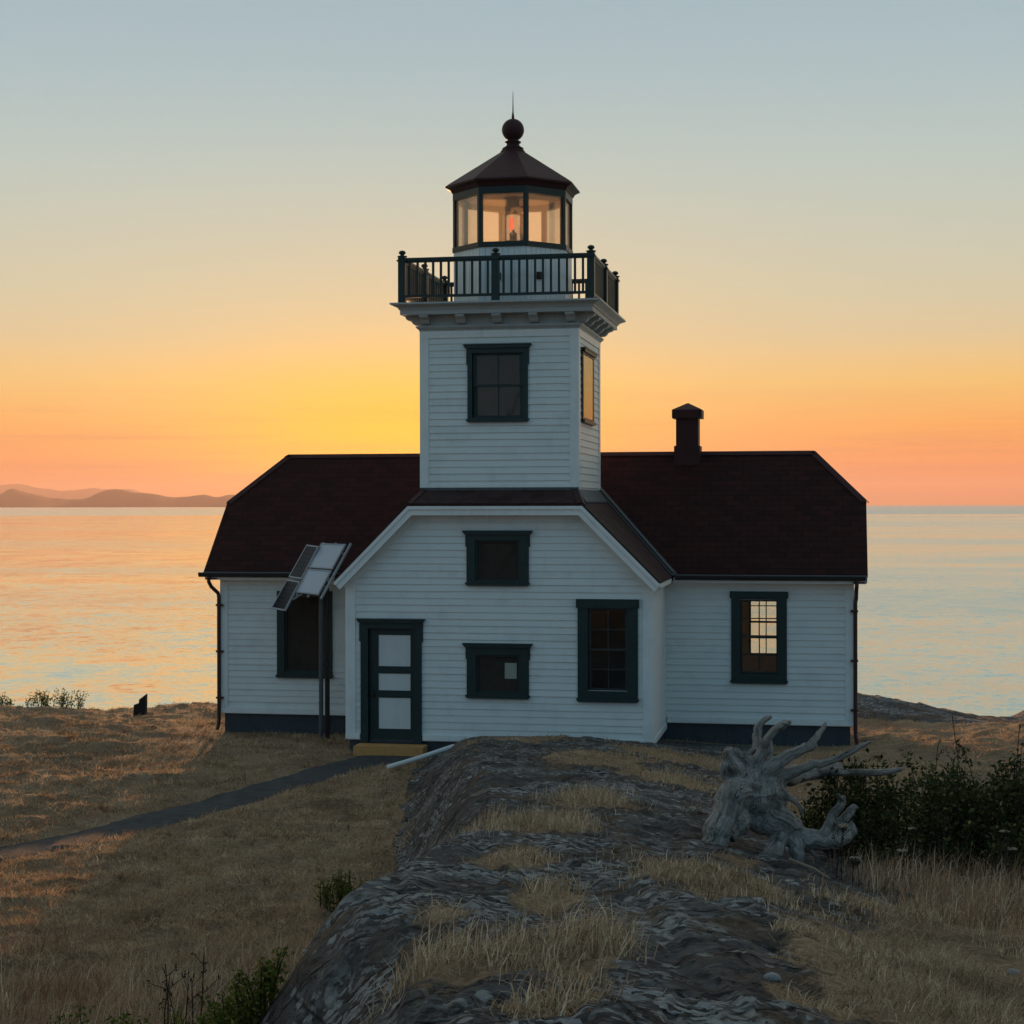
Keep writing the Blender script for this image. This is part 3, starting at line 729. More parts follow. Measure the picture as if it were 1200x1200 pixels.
# --- front gable wing ------------------------------------------------------
def xg(z):
    e = min(HWG, 1.59 + 4.31 - z - 0.10); return (-e, e)
W1 = (-0.40, 0.42, 2.90, 3.65); W2 = (-0.385, 0.42, 0.89, 1.575); W3 = (1.655, 2.365, 0.96, 2.43); DR = (-2.40, -1.53, -0.10, 2.03)
wall('wall', FRONT, 0.09, 4.10, xg, [W1, W2, W3, DR], LH, breaks=(3.0,), zb=-0.02)
RSIDE = Frame((HWG, 0, 0), (0, 1, 0), (1, 0, 0)); LSIDE = Frame((-HWG, YM, 0), (0, -1, 0), (-1, 0, 0))
wall('wall', RSIDE, 0.09, 2.90, lambda z: (0.11, YM), [], LH, zb=-0.02)
wall('wall', LSIDE, 0.09, 2.90, lambda z: (0.0, YM - 0.11), [], LH, zb=-0.02)
# corner boards, water table, frieze
for sgn in (-1, 1):
    tb = MB()
    a, b = sorted((sgn * (HWG - 0.155), sgn * (HWG + 0.030)))
    tb.box(a, b, 0.0, 0.034, 0.10, 2.97, FRONT)
    x0, x1 = sorted((sgn * HWG, sgn * (HWG + 0.034)))
    tb.box(x0, x1, 0.003, 0.155, 0.10, 2.94)
    tb.build('corner_board', M['trim'], LH)
MB().box(-HWG - 0.03, DR[0] - 0.16, 0.0, 0.042, 0.0, 0.10, FRONT).box(-HWG - 0.040, -HWG, 0.004, YM - 0.045, 0.0, 0.10).build('water_table', M['trim'], LH)
MB().box(DR[1] + 0.15, HWG + 0.03, 0.0, 0.042, 0.0, 0.10, FRONT).box(HWG, HWG + 0.040, 0.004, YM - 0.045, 0.0, 0.10).build('water_table', M['trim'], LH)
fz = MB()
for sgn in (-1, 1):
    fz.prism([(sgn * 2.94, 2.86), (sgn * 1.56, 4.24), (sgn * 1.50, 4.03), (sgn * 2.80, 2.72 if False else 2.74)], 0.001, 0.030, FRONT)
fz.prism([(-1.56, 4.20), (1.56, 4.20), (1.50, 4.03), (-1.50, 4.03)], 0.001, 0.029, FRONT)
fz.build('frieze', M['trim'], LH)
# foundation under wing and main block
fd = MB()
fd.box(-HWG + 0.03, HWG - 0.03, 0.03, YM, -1.0, -0.004).build('foundation', M['concrete'], LH)
MB().box(MX - HWM + 0.04, MX + HWM - 0.04, YM + 0.04, YB - 0.04, -1.3, 0.108).build('foundation', M['concrete'], LH)

window(FRONT, (-0.555, 0.585, 2.823, 3.80), W1, 'screen', ears=0.28, label='wide low window high in the gable')
w2 = window(FRONT, (-0.555, 0.585, 0.789, 1.765), W2, 'screen', ears=0.28, label='wide low window beside the door with a pale paper notice')
pn = MB().box(0.135, 0.352, -0.019, -0.016, 1.147, 1.430, FRONT).build('notice', M['paper'], w2)
lab = MB()
for k_ in range(9):
    lab.box(0.155, 0.155 + 0.175 * (0.95 - 0.35 * ((k_ * 37) % 10) / 10), -0.016, -0.0153, 1.175 + k_ * 0.026, 1.181 + k_ * 0.026, FRONT)
window(FRONT, (1.472, 2.552, 0.762, 2.60), W3, 'sash', ears=0.0, cap=False, rows=(2, 2, M['sash'], 0.055), label='tall dark eight pane window right of the notice')
MB().box(1.445, 2.575, 0.0, 0.075, 2.445, 2.60, FRONT).build('window_head', M['green'], LH)

# door
cas = MB()
cas.box(-2.54, DR[0], 0.0, 0.055, -0.075, DR[3], FRONT); cas.box(DR[1], -1.395, 0.0, 0.055, -0.075, DR[3], FRONT)
cas.box(-2.54, -1.395, 0.0, 0.058, DR[3], 2.14, FRONT)
cas.prism([(-2.575, 2.14), (-1.36, 2.14), (-1.335, 2.185), (-2.60, 2.185)], 0.0, 0.10, FRONT); cas.box(-2.605, -1.33, 0.0, 0.115, 2.185, 2.207, FRONT)
cas.prism([(-2.565, 1.80), (-2.54, 1.77), (-2.54, 2.14), (-2.565, 2.14)], 0.0, 0.052, FRONT); cas.prism([(-1.395, 1.77), (-1.37, 1.80), (-1.37, 2.14), (-1.395, 2.14)], 0.0, 0.052, FRONT)
cas.box(DR[0] - 0.012, DR[0], -0.11, 0.0, -0.075, DR[3], FRONT); cas.box(DR[1], DR[1] + 0.012, -0.11, 0.0, -0.075, DR[3], FRONT); cas.box(DR[0], DR[1], -0.11, 0.0, DR[3], DR[3] + 0.012, FRONT)
cas.build('door_frame', M['green'], LH)
PN = [(1.335, 1.905), (0.892, 1.200), (0.190, 0.757)]
leaf = MB()
zz = [-0.06] + [z for p in reversed(PN) for z in p] + [2.025]
leaf.box(-2.395, -2.222, -0.075, -0.035, -0.06, 2.025, FRONT); leaf.box(-1.622, -1.535, -0.075, -0.035, -0.06, 2.025, FRONT)
for za, zb_ in zip(zz[0::2], zz[1::2]): leaf.box(-2.222, -1.622, -0.075, -0.035, za, zb_, FRONT)
door = leaf.build('door', M['green'], LH)
for za, zb_ in PN:
    MB().box(-2.222, -1.622, -0.070, -0.046, za, zb_, FRONT).build('door_panel', M['pvc'], door)
kn = MB().tube([FRONT(-2.31, -0.036, 0.83), FRONT(-2.31, 0.01, 0.83), FRONT(-2.31, 0.018, 0.83), FRONT(-2.31, 0.05, 0.83)], [0.016, 0.014, 0.032, 0.022], 12)
kn.box(-2.335, -2.285, -0.036, -0.030, 0.74, 0.90, FRONT); kn.build('handle', M['dark'], door)
MB().box(DR[0], DR[1], -0.11, 0.03, -0.10, -0.062, FRONT).build('threshold', M['dark'], LH)

# --- main block -------------------------------------------------------------
MF = Frame((0, YM, 0), (1, 0, 0), (0, -1, 0)); MBK = Frame((MX, YB, 0), (-1, 0, 0), (0, 1, 0))
WR = (4.235, 4.935, 1.07, 2.48); WL = (-4.80, -3.965, 0.955, 2.48)
wall('wall', MF, 0.22, 2.80, lambda z: (MX - HWM, -HWG - 0.004), [WL], LH, zb=0.10)
wall('wall', MF, 0.22, 2.80, lambda z: (HWG + 0.004, MX + HWM), [WR], LH, zb=0.10)
WRB = (-4.815, -4.115, 1.07, 2.48)
wall('wall', MBK, 0.22, 2.80, lambda z: (-HWM, HWM), [WRB], LH, zb=0.10)
YR = (YM - 0.30 + YB + 0.30) / 2; ZE = 2.95; ZR = ZE + (YR - 2.15); ZC = 4.35
def xe(z):
    if z < 2.75: return (0.11, YB - YM - 0.11)
    d = max(0.11, z - ZE + 0.10 - 0.30 + 0.0); return (d, YB - YM - d)
for sgn in (-1, 1):
    fr = Frame((MX + HWM, YM, 0), (0, 1, 0), (1, 0, 0)) if sgn > 0 else Frame((MX - HWM, YM, 0), (0, 1, 0), (-1, 0, 0))
    wall('wall', fr, 0.22, 4.22, xe, [], LH, breaks=(2.75, 3.05), zb=0.10)
for sgn in (-1, 1):
    a, b = sorted((sgn * (HWM - 0.13), sgn * (HWM + 0.030)))
    x0, x1 = sorted((MX + sgn * HWM, MX + sgn * (HWM + 0.034)))
    MB().box(MX + a, MX + b, 0.0, 0.034, 0.235, 2.70, MF).box(x0, x1, YM + 0.003, YM + 0.14, 0.235, 2.70).build('corner_board', M['trim'], LH)
    MB().box(-b, -a, 0.0, 0.034, 0.235, 2.70, MBK).box(x0, x1, YB - 0.14, YB - 0.003, 0.235, 2.70).build('corner_board', M['trim'], LH)
for a, b in ((MX - HWM - 0.03, -HWG - 0.045), (HWG + 0.045, MX + HWM + 0.03)):
    MB().box(a, b, 0.0, 0.042, 0.115, 0.230, MF).build('water_table', M['trim'], LH)
    MB().box(a, b, 0.0, 0.030, 2.70, 2.83, MF).build('frieze', M['trim'], LH)
MB().box(-HWM - 0.03, HWM + 0.03, 0.0, 0.042, 0.115, 0.230, MBK).build('water_table', M['trim'], LH)
for sgn in (-1, 1):
    x0, x1 = sorted((MX + sgn * HWM, MX + sgn * (HWM + 0.040)))
    MB().box(x0, x1, YM + 0.004, YB - 0.004, 0.115, 0.230).build('water_table', M['trim'], LH)
window(MF, (4.06, 5.105, 0.885, 2.62), WR, 'sash', ears=0.0, cap=False, rows=(2, 2, M['sash'], 0.03), label='tall window in the right wing with the sunset showing through')
MB().box(4.035, 5.130, 0.0, 0.075, 2.505, 2.635, MF).build('window_head', M['green'], LH)
window(MBK, (-4.985, -3.94, 0.885, 2.62), WRB, 'sash', ears=0.0, cap=False, rows=(2, 2, M['sash'], 0.03), label='tall window in the back wall')
window(MF, (-4.955, -3.81, 0.840, 2.62), WL, 'screen', ears=0.0, cap=False, label='tall brown screened window behind the solar panels')
# rooms
rm = MB(); rm.box(MX - HWM + 0.12, MX + HWM - 0.12, YM + 0.12, YB - 0.12, 0.13, 0.20); rm.box(-HWG + 0.12, HWG - 0.12, 0.12, YM + 0.115, -0.09, 0.02)
rm.build('interior_floor', M['board'], LH)
rm = MB(); rm.box(MX - HWM + 0.12, MX + HWM - 0.12, YM + 0.12, YB - 0.12, 2.66, 2.74); rm.box(-HWG + 0.12, HWG - 0.12, 0.12, YM + 0.115, 2.66, 2.74)
rm.build('interior_ceiling', M['plaster'], LH)
for x_ in (3.05, -3.13): MB().box(x_, x_ + 0.08, YM + 0.115, YB - 0.115, 0.20, 2.66).build('partition', M['plaster'], LH)

# --- roofs --------------------------------------------------------------------
def roof_obj(name, polys, parent, mat=None, thick=0.045):
    """polys: list of (pts, u_axis) planar polygons, thickened downwards, UVs in metres along the eave and up the slope"""
    verts = []; faces = []; uvs = []
    for pts, ua in polys:
        pts = [Vector(p) for p in pts]; ua = Vector(ua).normalized()
        n = (pts[1] - pts[0]).cross(pts[2] - pts[0])
        n.normalize()
        if n.z < 0: n = -n
        va = n.cross(ua)
        k = len(pts); b = len(verts)
        for q in pts: verts.append(q); uvs.append((q.dot(ua), q.dot(va)))
        for q in pts: verts.append(q - n * thick); uvs.append((q.dot(ua), q.dot(va)))
        faces.append(tuple(b + i for i in range(k))); faces.append(tuple(b + 2 * k - 1 - i for i in range(k)))
        faces += [(b + i, b + (i + 1) % k, b + k + (i + 1) % k, b + k + i) for i in range(k)]
    return finish(name, verts, faces, mat or M['roof'], parent, uvs=uvs)
XE = 6.50; CL = ZR - ZC; XRG = XE - CL
yf = 2.15; yb = 2 * YR - 2.15; ycf = yf + (ZC - ZE); ycb = 2 * YR - ycf
gz = lambda x: 4.31 - (x - 1.59)       # wing roof
val = lambda x: yf + (gz(x) - ZE)      # valley line where wing roof meets the main slope
sx2 = lambda q: (q[0] + MX, q[1], q[2])
front = [sx2(q) for q in [(-XE, yf, ZE), (XE, yf, ZE), (XE, ycf, ZC), (XRG, YR, ZR), (-XRG, YR, ZR), (-XE, ycf, ZC)]]
back = [(x, 2 * YR - y, z) for x, y, z in front]
roof = roof_obj('roof', [(front, (1, 0, 0)), (back, (-1, 0, 0)),
    ([sx2(q) for q in [(XE, ycf, ZC), (XE, ycb, ZC), (XRG, YR, ZR)]], (0, 1, 0)), ([sx2(q) for q in [(-XE, ycf, ZC), (-XE, ycb, ZC), (-XRG, YR, ZR)]], (0, -1, 0))], LH)
xs_ = 0.62
wing = []
for s_ in (1, -1):
    pts = [(s_ * 2.98, -0.28, gz(2.98)), (s_ * 2.98, val(2.98) + 0.02, gz(2.98)), (s_ * xs_, val(xs_) + 0.02, gz(xs_)), (s_ * xs_, YT1 + 0.01, gz(xs_)), (s_ * 1.42, YT1 + 0.01, gz(1.42)), (s_ * 1.42, YT0 - 0.1, gz(1.42)), (s_ * 1.59, -0.28, gz(1.59))]
    wing.append((pts, (0, s_, 0)))
wing.append(([(-1.59, -0.285, 4.312), (1.59, -0.285, 4.312), (1.40, YT0 + 0.02, 4.585), (-1.40, YT0 + 0.02, 4.585)], (1, 0, 0)))
wing_roof = roof_obj('roof', wing, LH, M['roof_sheen_specks'])
# ridge and hip caps, verge strips, valley flashings
rc = MB()
def strip(a, b, w, h, mb, up=(0, 0, 1)):
    a = Vector(a); b = Vector(b); t = (b - a).normalized(); s_ = t.cross(Vector(up)).normalized() * w; n = s_.cross(t).normalized() * h
    mb.hexa([a - s_, a + s_, a + s_ + n, a - s_ + n], [b - s_, b + s_, b + s_ + n, b - s_ + n])
def cap(a, b, na, nb, w=0.11, h=0.018):
    """folded cap over a ridge: two strips lying on the slopes with normals na, nb"""
    for n_ in (na, nb):
        n_ = Vector(n_).normalized(); a_ = Vector(a); b_ = Vector(b); t = (b_ - a_).normalized()
        s_ = t.cross(n_).normalized()
        if s_.z > 0: s_ = -s_
        rc.hexa([a_ + n_ * 0.003, b_ + n_ * 0.003, b_ + n_ * h, a_ + n_ * h], [a_ + s_ * w + n_ * 0.003, b_ + s_ * w + n_ * 0.003, b_ + s_ * w + n_ * h, a_ + s_ * w + n_ * h])
nf = (0, -1, 1); nb_ = (0, 1, 1)
cap((MX - XRG, YR, ZR), (MX + XRG, YR, ZR), nf, nb_)
for s_ in (1, -1):
    ne = (s_ * 1, 0, 1)
    cap((MX + s_ * XE, ycf, ZC), (MX + s_ * XRG, YR, ZR), nf, ne); cap((MX + s_ * XE, ycb, ZC), (MX + s_ * XRG, YR, ZR), nb_, ne)
    cap((s_ * 1.59, -0.28, 4.312), (s_ * 1.42, YT0, 4.575), (s_ * 1, 0, 1), (0, -0.7, 1), 0.09)
rc.build('ridge_cap', M['maroon'], roof)
for s_ in (1, -1):
    vf = MB()
    a_ = Vector((s_ * 2.98, val(2.98) - 0.03, gz(2.98) + 0.006)); b_ = Vector((s_ * 1.3, val(1.3) - 0.03, gz(1.3) + 0.006))
    n1 = Vector((s_, 0, 1)).normalized(); n2 = Vector((0, -1, 1)).normalized(); t_ = (b_ - a_).normalized()
    for n_, sg in ((n1, -1), (n2, -1)):
        d_ = t_.cross(n_).normalized()
        if d_.z < 0: d_ = -d_
        d_ = d_ * 0.10
        if n_ is n1 and d_.y > 0 and False: d_ = -d_
        vf.hexa([a_ + n_ * 0.002, b_ + n_ * 0.002, b_ + n_ * 0.012, a_ + n_ * 0.012], [a_ + d_ + n_ * 0.002, b_ + d_ + n_ * 0.002, b_ + d_ + n_ * 0.012, a_ + d_ + n_ * 0.012])
    # raised standing strip along the valley
    strip(a_ + Vector((0, -0.06, 0.06)), b_ + Vector((0, -0.06, 0.06)), 0.022, 0.035, vf)
    vf.build('valley_flashing', M['slate'], wing_roof)
# tower base flashing
tf = MB()
tf.box(-1.46, 1.46, YT0 - 0.045, YT0 - 0.002, 4.52, 4.60)
for s_ in (1, -1):
    tf.hexa([(s_ * 1.44, YT0 - 0.03, 4.56), (s_ * 1.44, YT1, 4.56), (s_ * 1.44, YT1, 4.535), (s_ * 1.44, YT0 - 0.03, 4.535)],
            [(s_ * 1.60, YT0 - 0.03, 4.345), (s_ * 1.60, YT1, 4.345), (s_ * 1.60, YT1, 4.32), (s_ * 1.60, YT0 - 0.03, 4.32)])
tf.build('tower_flashing', M['slate'], wing_roof)
# barge boards of the wing
bb = MB()
o = [(-2.985, 2.866), (-1.59, 4.262), (1.59, 4.262), (2.985, 2.866)]
d45 = 0.165 / math.sqrt(2); k_ = 0.165 * math.tan(R(22.5))
i_ = [(-2.985 + d45, 2.866 - d45), (-1.59 + k_, 4.262 - 0.165), (1.59 - k_, 4.262 - 0.165), (2.985 - d45, 2.866 - d45)]
for a in range(3): bb.prism([o[a], o[a + 1], i_[a + 1], i_[a]], 0.235, 0.272, FRONT)
d45 *= 0.36; k_ *= 0.36
i2 = [(-2.985 + d45, 2.866 - d45), (-1.59 + k_, 4.262 - 0.06), (1.59 - k_, 4.262 - 0.06), (2.985 - d45, 2.866 - d45)]
for a in range(3): bb.prism([o[a], o[a + 1], i2[a + 1], i2[a]], 0.272, 0.296, FRONT)
bb.build('barge_board', M['trim'], LH)
sf = MB()
for s_ in (1, -1):
    sf.hexa([(s_ * 2.88, -0.234, 2.80), (s_ * 1.55, -0.234, 4.13), (s_ * 1.55, -0.234, 4.15), (s_ * 2.88, -0.234, 2.82)], [(s_ * 2.88, -0.001, 2.80), (s_ * 1.55, -0.001, 4.13), (s_ * 1.55, -0.001, 4.15), (s_ * 2.88, -0.001, 2.82)])
    x0, x1 = sorted((s_ * (HWG + 0.04), s_ * 2.96)); sf.box(x0, x1, 0.0, 2.0, 2.80, 2.83)
    x0, x1 = sorted((s_ * 2.935, s_ * 2.965)); sf.box(x0, x1, -0.23, 2.08, 2.83, 2.885)
sf.box(-1.55, 1.55, -0.234, -0.001, 4.13, 4.15)
for a, b in ((MX - XE + 0.03, -2.99), (2.99, MX + XE - 0.03)):
    sf.box(a, b, yf + 0.02, YM - 0.031, 2.795, 2.815); sf.box(a, b, yf + 0.005, yf + 0.025, 2.80, 2.90)
sf.box(MX - XE + 0.03, MX + XE - 0.03, YB + 0.031, yb - 0.02, 2.795, 2.815); sf.box(MX - XE + 0.03, MX + XE - 0.03, yb - 0.025, yb - 0.005, 2.80, 2.90)
sf.build('soffit', M['trim'], LH)
# end barge boards of the main roof
for s_ in (1, -1):
    eb = MB()
    fr = Frame((MX + s_ * (XE - 0.012), 0, 0), (0, 1, 0), (s_, 0, 0))
    pl = [(yf, ZE - 0.05), (ycf, ZC - 0.05), (ycb, ZC - 0.05), (yb, ZE - 0.05), (yb - 0.09, ZE - 0.14), (ycb - 0.06, ZC - 0.20), (ycf + 0.06, ZC - 0.20), (yf + 0.09, ZE - 0.14)]
    for q in ([0, 1, 6, 7], [1, 2, 5, 6], [2, 3, 4, 5]): eb.prism([pl[i] for i in q], -0.03, 0.0, fr)
    for ya, yb2 in ((yf, ycf), (2 * YR - yf, 2 * YR - ycf)):
        x0 = MX + s_ * (HWM + 0.002); x1 = MX + s_ * (XE - 0.042)
        eb.hexa([(x0, ya, ZE - 0.14), (x1, ya, ZE - 0.14), (x1, ya, ZE - 0.12), (x0, ya, ZE - 0.12)], [(x0, yb2, ZC - 0.14), (x1, yb2, ZC - 0.14), (x1, yb2, ZC - 0.12), (x0, yb2, ZC - 0.12)])
    eb.build('barge_board', M['brown'], LH)
# gutters and drip edge
prof = [(0.0, 0.0), (-0.03, 0.062), (-0.10, 0.070), (-0.115, 0.055), (-0.105, 0.0), (-0.075, -0.022), (-0.03, -0.022)]
for a, b in ((MX - XE - 0.07, -3.02), (3.02, MX + XE - 0.04)):
    gu = MB()
    vs_ = [(a, yf + p, 2.878 + q) for p, q in prof] + [(b, yf + p, 2.878 + q) for p, q in prof]
    k = len(prof); gu.add(vs_, [tuple(range(k)), tuple(range(2 * k - 1, k - 1, -1))] + [(i, (i + 1) % k, k + (i + 1) % k, k + i) for i in range(k)])
    gu.build('gutter', M['dark'], roof)
for a, b in ((MX - XE, -2.99), (2.99, MX + XE)): MB().box(a, b, yf - 0.012, yf - 0.004, ZE - 0.03, ZE + 0.006).build('drip_edge', M['lead'], roof)
def downspout(x, ytop, foot):
    s_ = 1 if x > 0 else -1
    k = 0.10 if x < 0 else 0.02
    pts = [(x + s_ * k, ytop, 2.87), (x + s_ * k, ytop, 2.76), (x + s_ * k * 0.7, ytop + 0.06, 2.66), (x + s_ * 0.015, YM - 0.065, 2.52), (x, YM - 0.065, 2.44), (x, YM - 0.065, -0.02), (x + foot[0] * 0.4, YM - 0.08, -0.14), (x + foot[0], YM - 0.10, foot[1])]
    mb = MB().tube(pts, 0.038, 10)
    for z in (2.28, 1.35, 0.42): mb.box(min(x - s_ * 0.09, x + s_ * 0.05), max(x - s_ * 0.09, x + s_ * 0.05), YM - 0.11, YM - 0.035, z - 0.02, z + 0.02)
    return mb.build('downspout', M['brown'], LH)
downspout(-6.165, yf - 0.06, (-0.03, -0.22)); downspout(6.375, yf - 0.06, (0.05, -0.40))
# chimney
ch = MB(); cx, cy = 3.07, YR
ch.box(cx - 0.225, cx + 0.225, cy - 0.225, cy + 0.225, 4.9, 6.03)
ch.box(cx - 0.262, cx + 0.262, cy - 0.262, cy + 0.262, 4.9, 5.47)
chim = ch.build('chimney', M['maroon'], roof)
MB().lathe([(0.30 * 1.414, 6.03), (0.30 * 1.414, 6.20), (0.02, 6.345)], (cx, cy), 4, math.pi / 4).build('chimney_cap', M['maroon'], roof)

# --- tower -----------------------------------------------------------------------
TF = Frame((0, YT0, 0), (1, 0, 0), (0, -1, 0)); TR = Frame((HT, YT0, 0), (0, 1, 0), (1, 0, 0)); TL = Frame((-HT, YT1, 0), (0, -1, 0), (-1, 0, 0)); TB = Frame((0, YT1, 0), (-1, 0, 0), (0, 1, 0))
TW = (-0.49, 0.45, 5.87, 7.04); TD = YT1 - YT0; TS = (0.47, 1.75, 5.87, 7.04)
wall('wall', TF, 4.60, 7.34, lambda z: (-HT, HT), [TW], LH, zb=4.30)
wall('wall', TR, 4.60, 7.34, lambda z: (0.11, TD - 0.11), [TS], LH, zb=4.20)
wall('wall', TL, 4.60, 7.34, lambda z: (0.11, TD - 0.11), [], LH, zb=4.20)
wall('wall', TB, 4.60, 7.34, lambda z: (-HT, HT), [], LH, zb=3.4)
for ix in (-1, 1):
    for fr, fs, ss in ((TF, TR if ix > 0 else TL, 'f'), (TB, TR if ix > 0 else TL, 'b')):
        sg_ = ix if ss == 'f' else -ix
        a, b = sorted((sg_ * (HT - 0.135), sg_ * (HT + 0.03)))
        at_front = (ss == 'f') == (ix > 0)
        p, q = (0.003, 0.135) if at_front else (TD - 0.135, TD - 0.003)
        MB().box(a, b, 0, 0.032, 4.60, 7.33, fr).box(p, q, 0, 0.031, 4.57, 7.33, fs).build('corner_board', M['trim'], LH)
wt = MB()
for fr in (TF, TB): wt.box(-HT - 0.03, HT + 0.03, 0, 0.035, 7.33, 7.46, fr)
for fr in (TR, TL): wt.box(0.003, TD - 0.003, 0, 0.034, 7.33, 7.46, fr)
wt.build('frieze', M['trim'], LH)
MB().box(-HT + 0.136, HT - 0.136, 0, 0.030, 4.60, 4.655, TF).build('water_table', M['trim'], LH)
window(TF, (-0.575, 0.540, 5.785, 7.18), TW, 'sash', ears=0.36, rows=(2, 1, M['green'], 0.075), label='tower window facing the viewer')
window(TR, (0.36, 1.86, 5.785, 7.13), TS, 'sash', ears=0.30, rows=(2, 1, M['green'], 0.075), label='tower side window catching the sky', storm=True)
MB().box(-HT + 0.12, HT - 0.12, YT0 + 0.12, YT1 - 0.12, 5.05, 5.15).build('interior_floor', M['board'], LH)
MB().box(-HT + 0.115, -HT + 0.16, YT0 + 0.115, YT1 - 0.115, 5.16, 7.6).box(-HT + 0.165, HT - 0.115, YT1 - 0.16, YT1 - 0.115, 5.16, 7.6).build('interior_lining', M['plaster'], LH)
MB().tube([(-0.45, 1.6, 5.2), (0.35, 1.9, 7.0)], 0.05, 8).tube([(-0.15, 1.6, 5.2), (0.65, 1.9, 7.0)], 0.05, 8).build('interior_ladder', M['board'], LH)

# --- gallery ---------------------------------------------------------------------
TC = (0.0, (YT0 + YT1) / 2)
q2 = math.sqrt(2)
deck = MB().lathe([(1.445 * q2, 7.455), (1.475 * q2, 7.455), (1.48 * q2, 7.475), (1.53 * q2, 7.525), (1.53 * q2, 7.548), (1.475 * q2, 7.550), (1.475 * q2, 7.735), (1.765 * q2, 7.737), (1.765 * q2, 7.82), (1.785 * q2, 7.822), (1.79 * q2, 7.845), (1.82 * q2, 7.872), (1.875 * q2, 7.895), (1.895 * q2, 7.906), (1.92 * q2, 7.910), (1.92 * q2, 7.942), (0.9 * q2, 7.962)], TC, 4, math.pi / 4).build('gallery', M['grey'], LH)
bpoly = [(0.0, 7.735), (0.27, 7.735), (0.27, 7.700), (0.235, 7.672), (0.20, 7.665), (0.165, 7.650), (0.14, 7.610), (0.10, 7.580), (0.0, 7.572)]
bm_ = None
for ang in range(4):
    c, s_ = math.cos(ang * math.pi / 2), math.sin(ang * math.pi / 2)
    for k in range(5):
        t_ = -1.34 + 0.67 * k
        b = MB()
        def fb(u, n, z, c=c, s_=s_):
            x, y = n, -(1.475 + u); return (TC[0] + x * c - y * s_, TC[1] + x * s_ + y * c, z)
        b.prism(bpoly, t_ - 0.08, t_ + 0.08, fb)
        b.build('bracket', M['grey'], deck)
rail = MB(); HR = 1.73
rail_o = None
for ang in range(4):
    c, s_ = math.cos(ang * math.pi / 2), math.sin(ang * math.pi / 2)
    def fr_(u, n, z, c=c, s_=s_): return (TC[0] + u * c + (HR + n) * s_, TC[1] + u * s_ - (HR + n) * c, z)
    for a, b in ((-HR + 0.065, -0.055), (0.055, HR - 0.065)):
        rail.box(a, b, -0.045, 0.045, 8.715, 8.765, fr_); rail.box(a, b, -0.025, 0.025, 8.68, 8.715, fr_)
        rail.box(a, b, -0.028, 0.028, 8.045, 8.092, fr_)
rail_o = rail.build('gallery_railing', M['iron'], LH)
bal = MB().box(-0.020, 0.020, -0.020, 0.020, 8.092, 8.68).build('baluster', M['iron'], rail_o)
post = MB().box(-0.065, 0.065, -0.065, 0.065, 7.948, 8.79).box(-0.085, 0.085, -0.085, 0.085, 8.70, 8.73)
post.lathe([(0.09, 8.79), (0.09, 8.805), (0.035, 8.815), (0.035, 8.83), (0.06, 8.845), (0.066, 8.868), (0.05, 8.895), (0.01, 8.908)], (0, 0), 14)
pmesh = post.build('post', M['iron'], rail_o)
first = True
for ang in range(4):
    c, s_ = math.cos(ang * math.pi / 2), math.sin(ang * math.pi / 2)
    for u in (-HR, 0.0):
        p = (TC[0] + u * c + HR * s_, TC[1] + u * s_ - HR * c, 0)
        o_ = pmesh if first else dup(pmesh); first = False; o_.location = p
    for half in (-1, 0):
        for k in range(1, 12):
            u = half * HR + HR * k / 12
            p = (TC[0] + u * c + HR * s_, TC[1] + u * s_ - HR * c, 0)
            if ang == 0 and half == -1 and k == 1: bal.location = p; bal_first = bal
            else: dup(bal, p)

# --- lantern room -----------------------------------------------------------------
RL = 1.13; A8 = math.pi / 8
def oct_ring(r, z): return [(TC[0] + r * math.cos(A8 + k * math.pi / 4), TC[1] + r * math.sin(A8 + k * math.pi / 4), z) for k in range(8)]
lw = MB().lathe([(RL, 7.95), (RL, 9.05)], TC, 8, A8)
rng = random.Random(3)
for k in range(8):      # vertical boards
    p0 = Vector(oct_ring(RL, 0)[k]); p1 = Vector(oct_ring(RL, 0)[(k + 1) % 8]); L = (p1 - p0).length; U_ = (p1 - p0) / L; N_ = Vector((U_.y, -U_.x, 0))
    fr = Frame(p0, U_, N_)
    for j in range(8):
        a = L * j / 8 + 0.004; b = L * (j + 1) / 8 - 0.004
        lw.box(a, b, 0.0, 0.014 + rng.uniform(0, 0.003), 7.96, 9.03, fr)
lwall = lw.build('lantern_wall', M['white'], LH)
for k, (u, z) in ((5, (0.28, 8.42)), (5, (0.0, 8.0)), (6, (0.22, 8.44))):
    if z < 8.1: continue
    p0 = Vector(oct_ring(RL, 0)[k]); p1 = Vector(oct_ring(RL, 0)[(k + 1) % 8]); U_ = (p1 - p0).normalized(); fr = Frame(p0, U_, Vector((U_.y, -U_.x, 0)))
    MB().box(u, u + 0.12, 0.0, 0.06, z, z + 0.13, fr).box(u + 0.015, u + 0.105, 0.06, 0.07, z + 0.015, z + 0.115, fr).build('vent_box', M['dark'], LH)
lf = MB(); SZ0, SZ1, HZ0, HZ1 = 9.03, 9.125, 10.01, 10.14
for k in range(8):
    p0 = Vector(oct_ring(RL + 0.03, 0)[k]); p1 = Vector(oct_ring(RL + 0.03, 0)[(k + 1) % 8]); L = (p1 - p0).length; U_ = (p1 - p0) / L; N_ = Vector((U_.y, -U_.x, 0)); fr = Frame(p0, U_, N_)
    m_ = 0.055
    lf.prism([(0.0, SZ0), (L, SZ0), (L, SZ1), (0.0, SZ1)], -0.13, 0.012, fr)
    lf.prism([(0.0, HZ0), (L, HZ0), (L, HZ1), (0.0, HZ1)], -0.13, 0.004, fr)
    lf.box(0.0, m_, -0.10, 0.0, SZ1, HZ0, fr); lf.box(L - m_, L, -0.10, 0.0, SZ1, HZ0, fr)
lframe = lf.build('lantern_frame', M['iron'], LH)
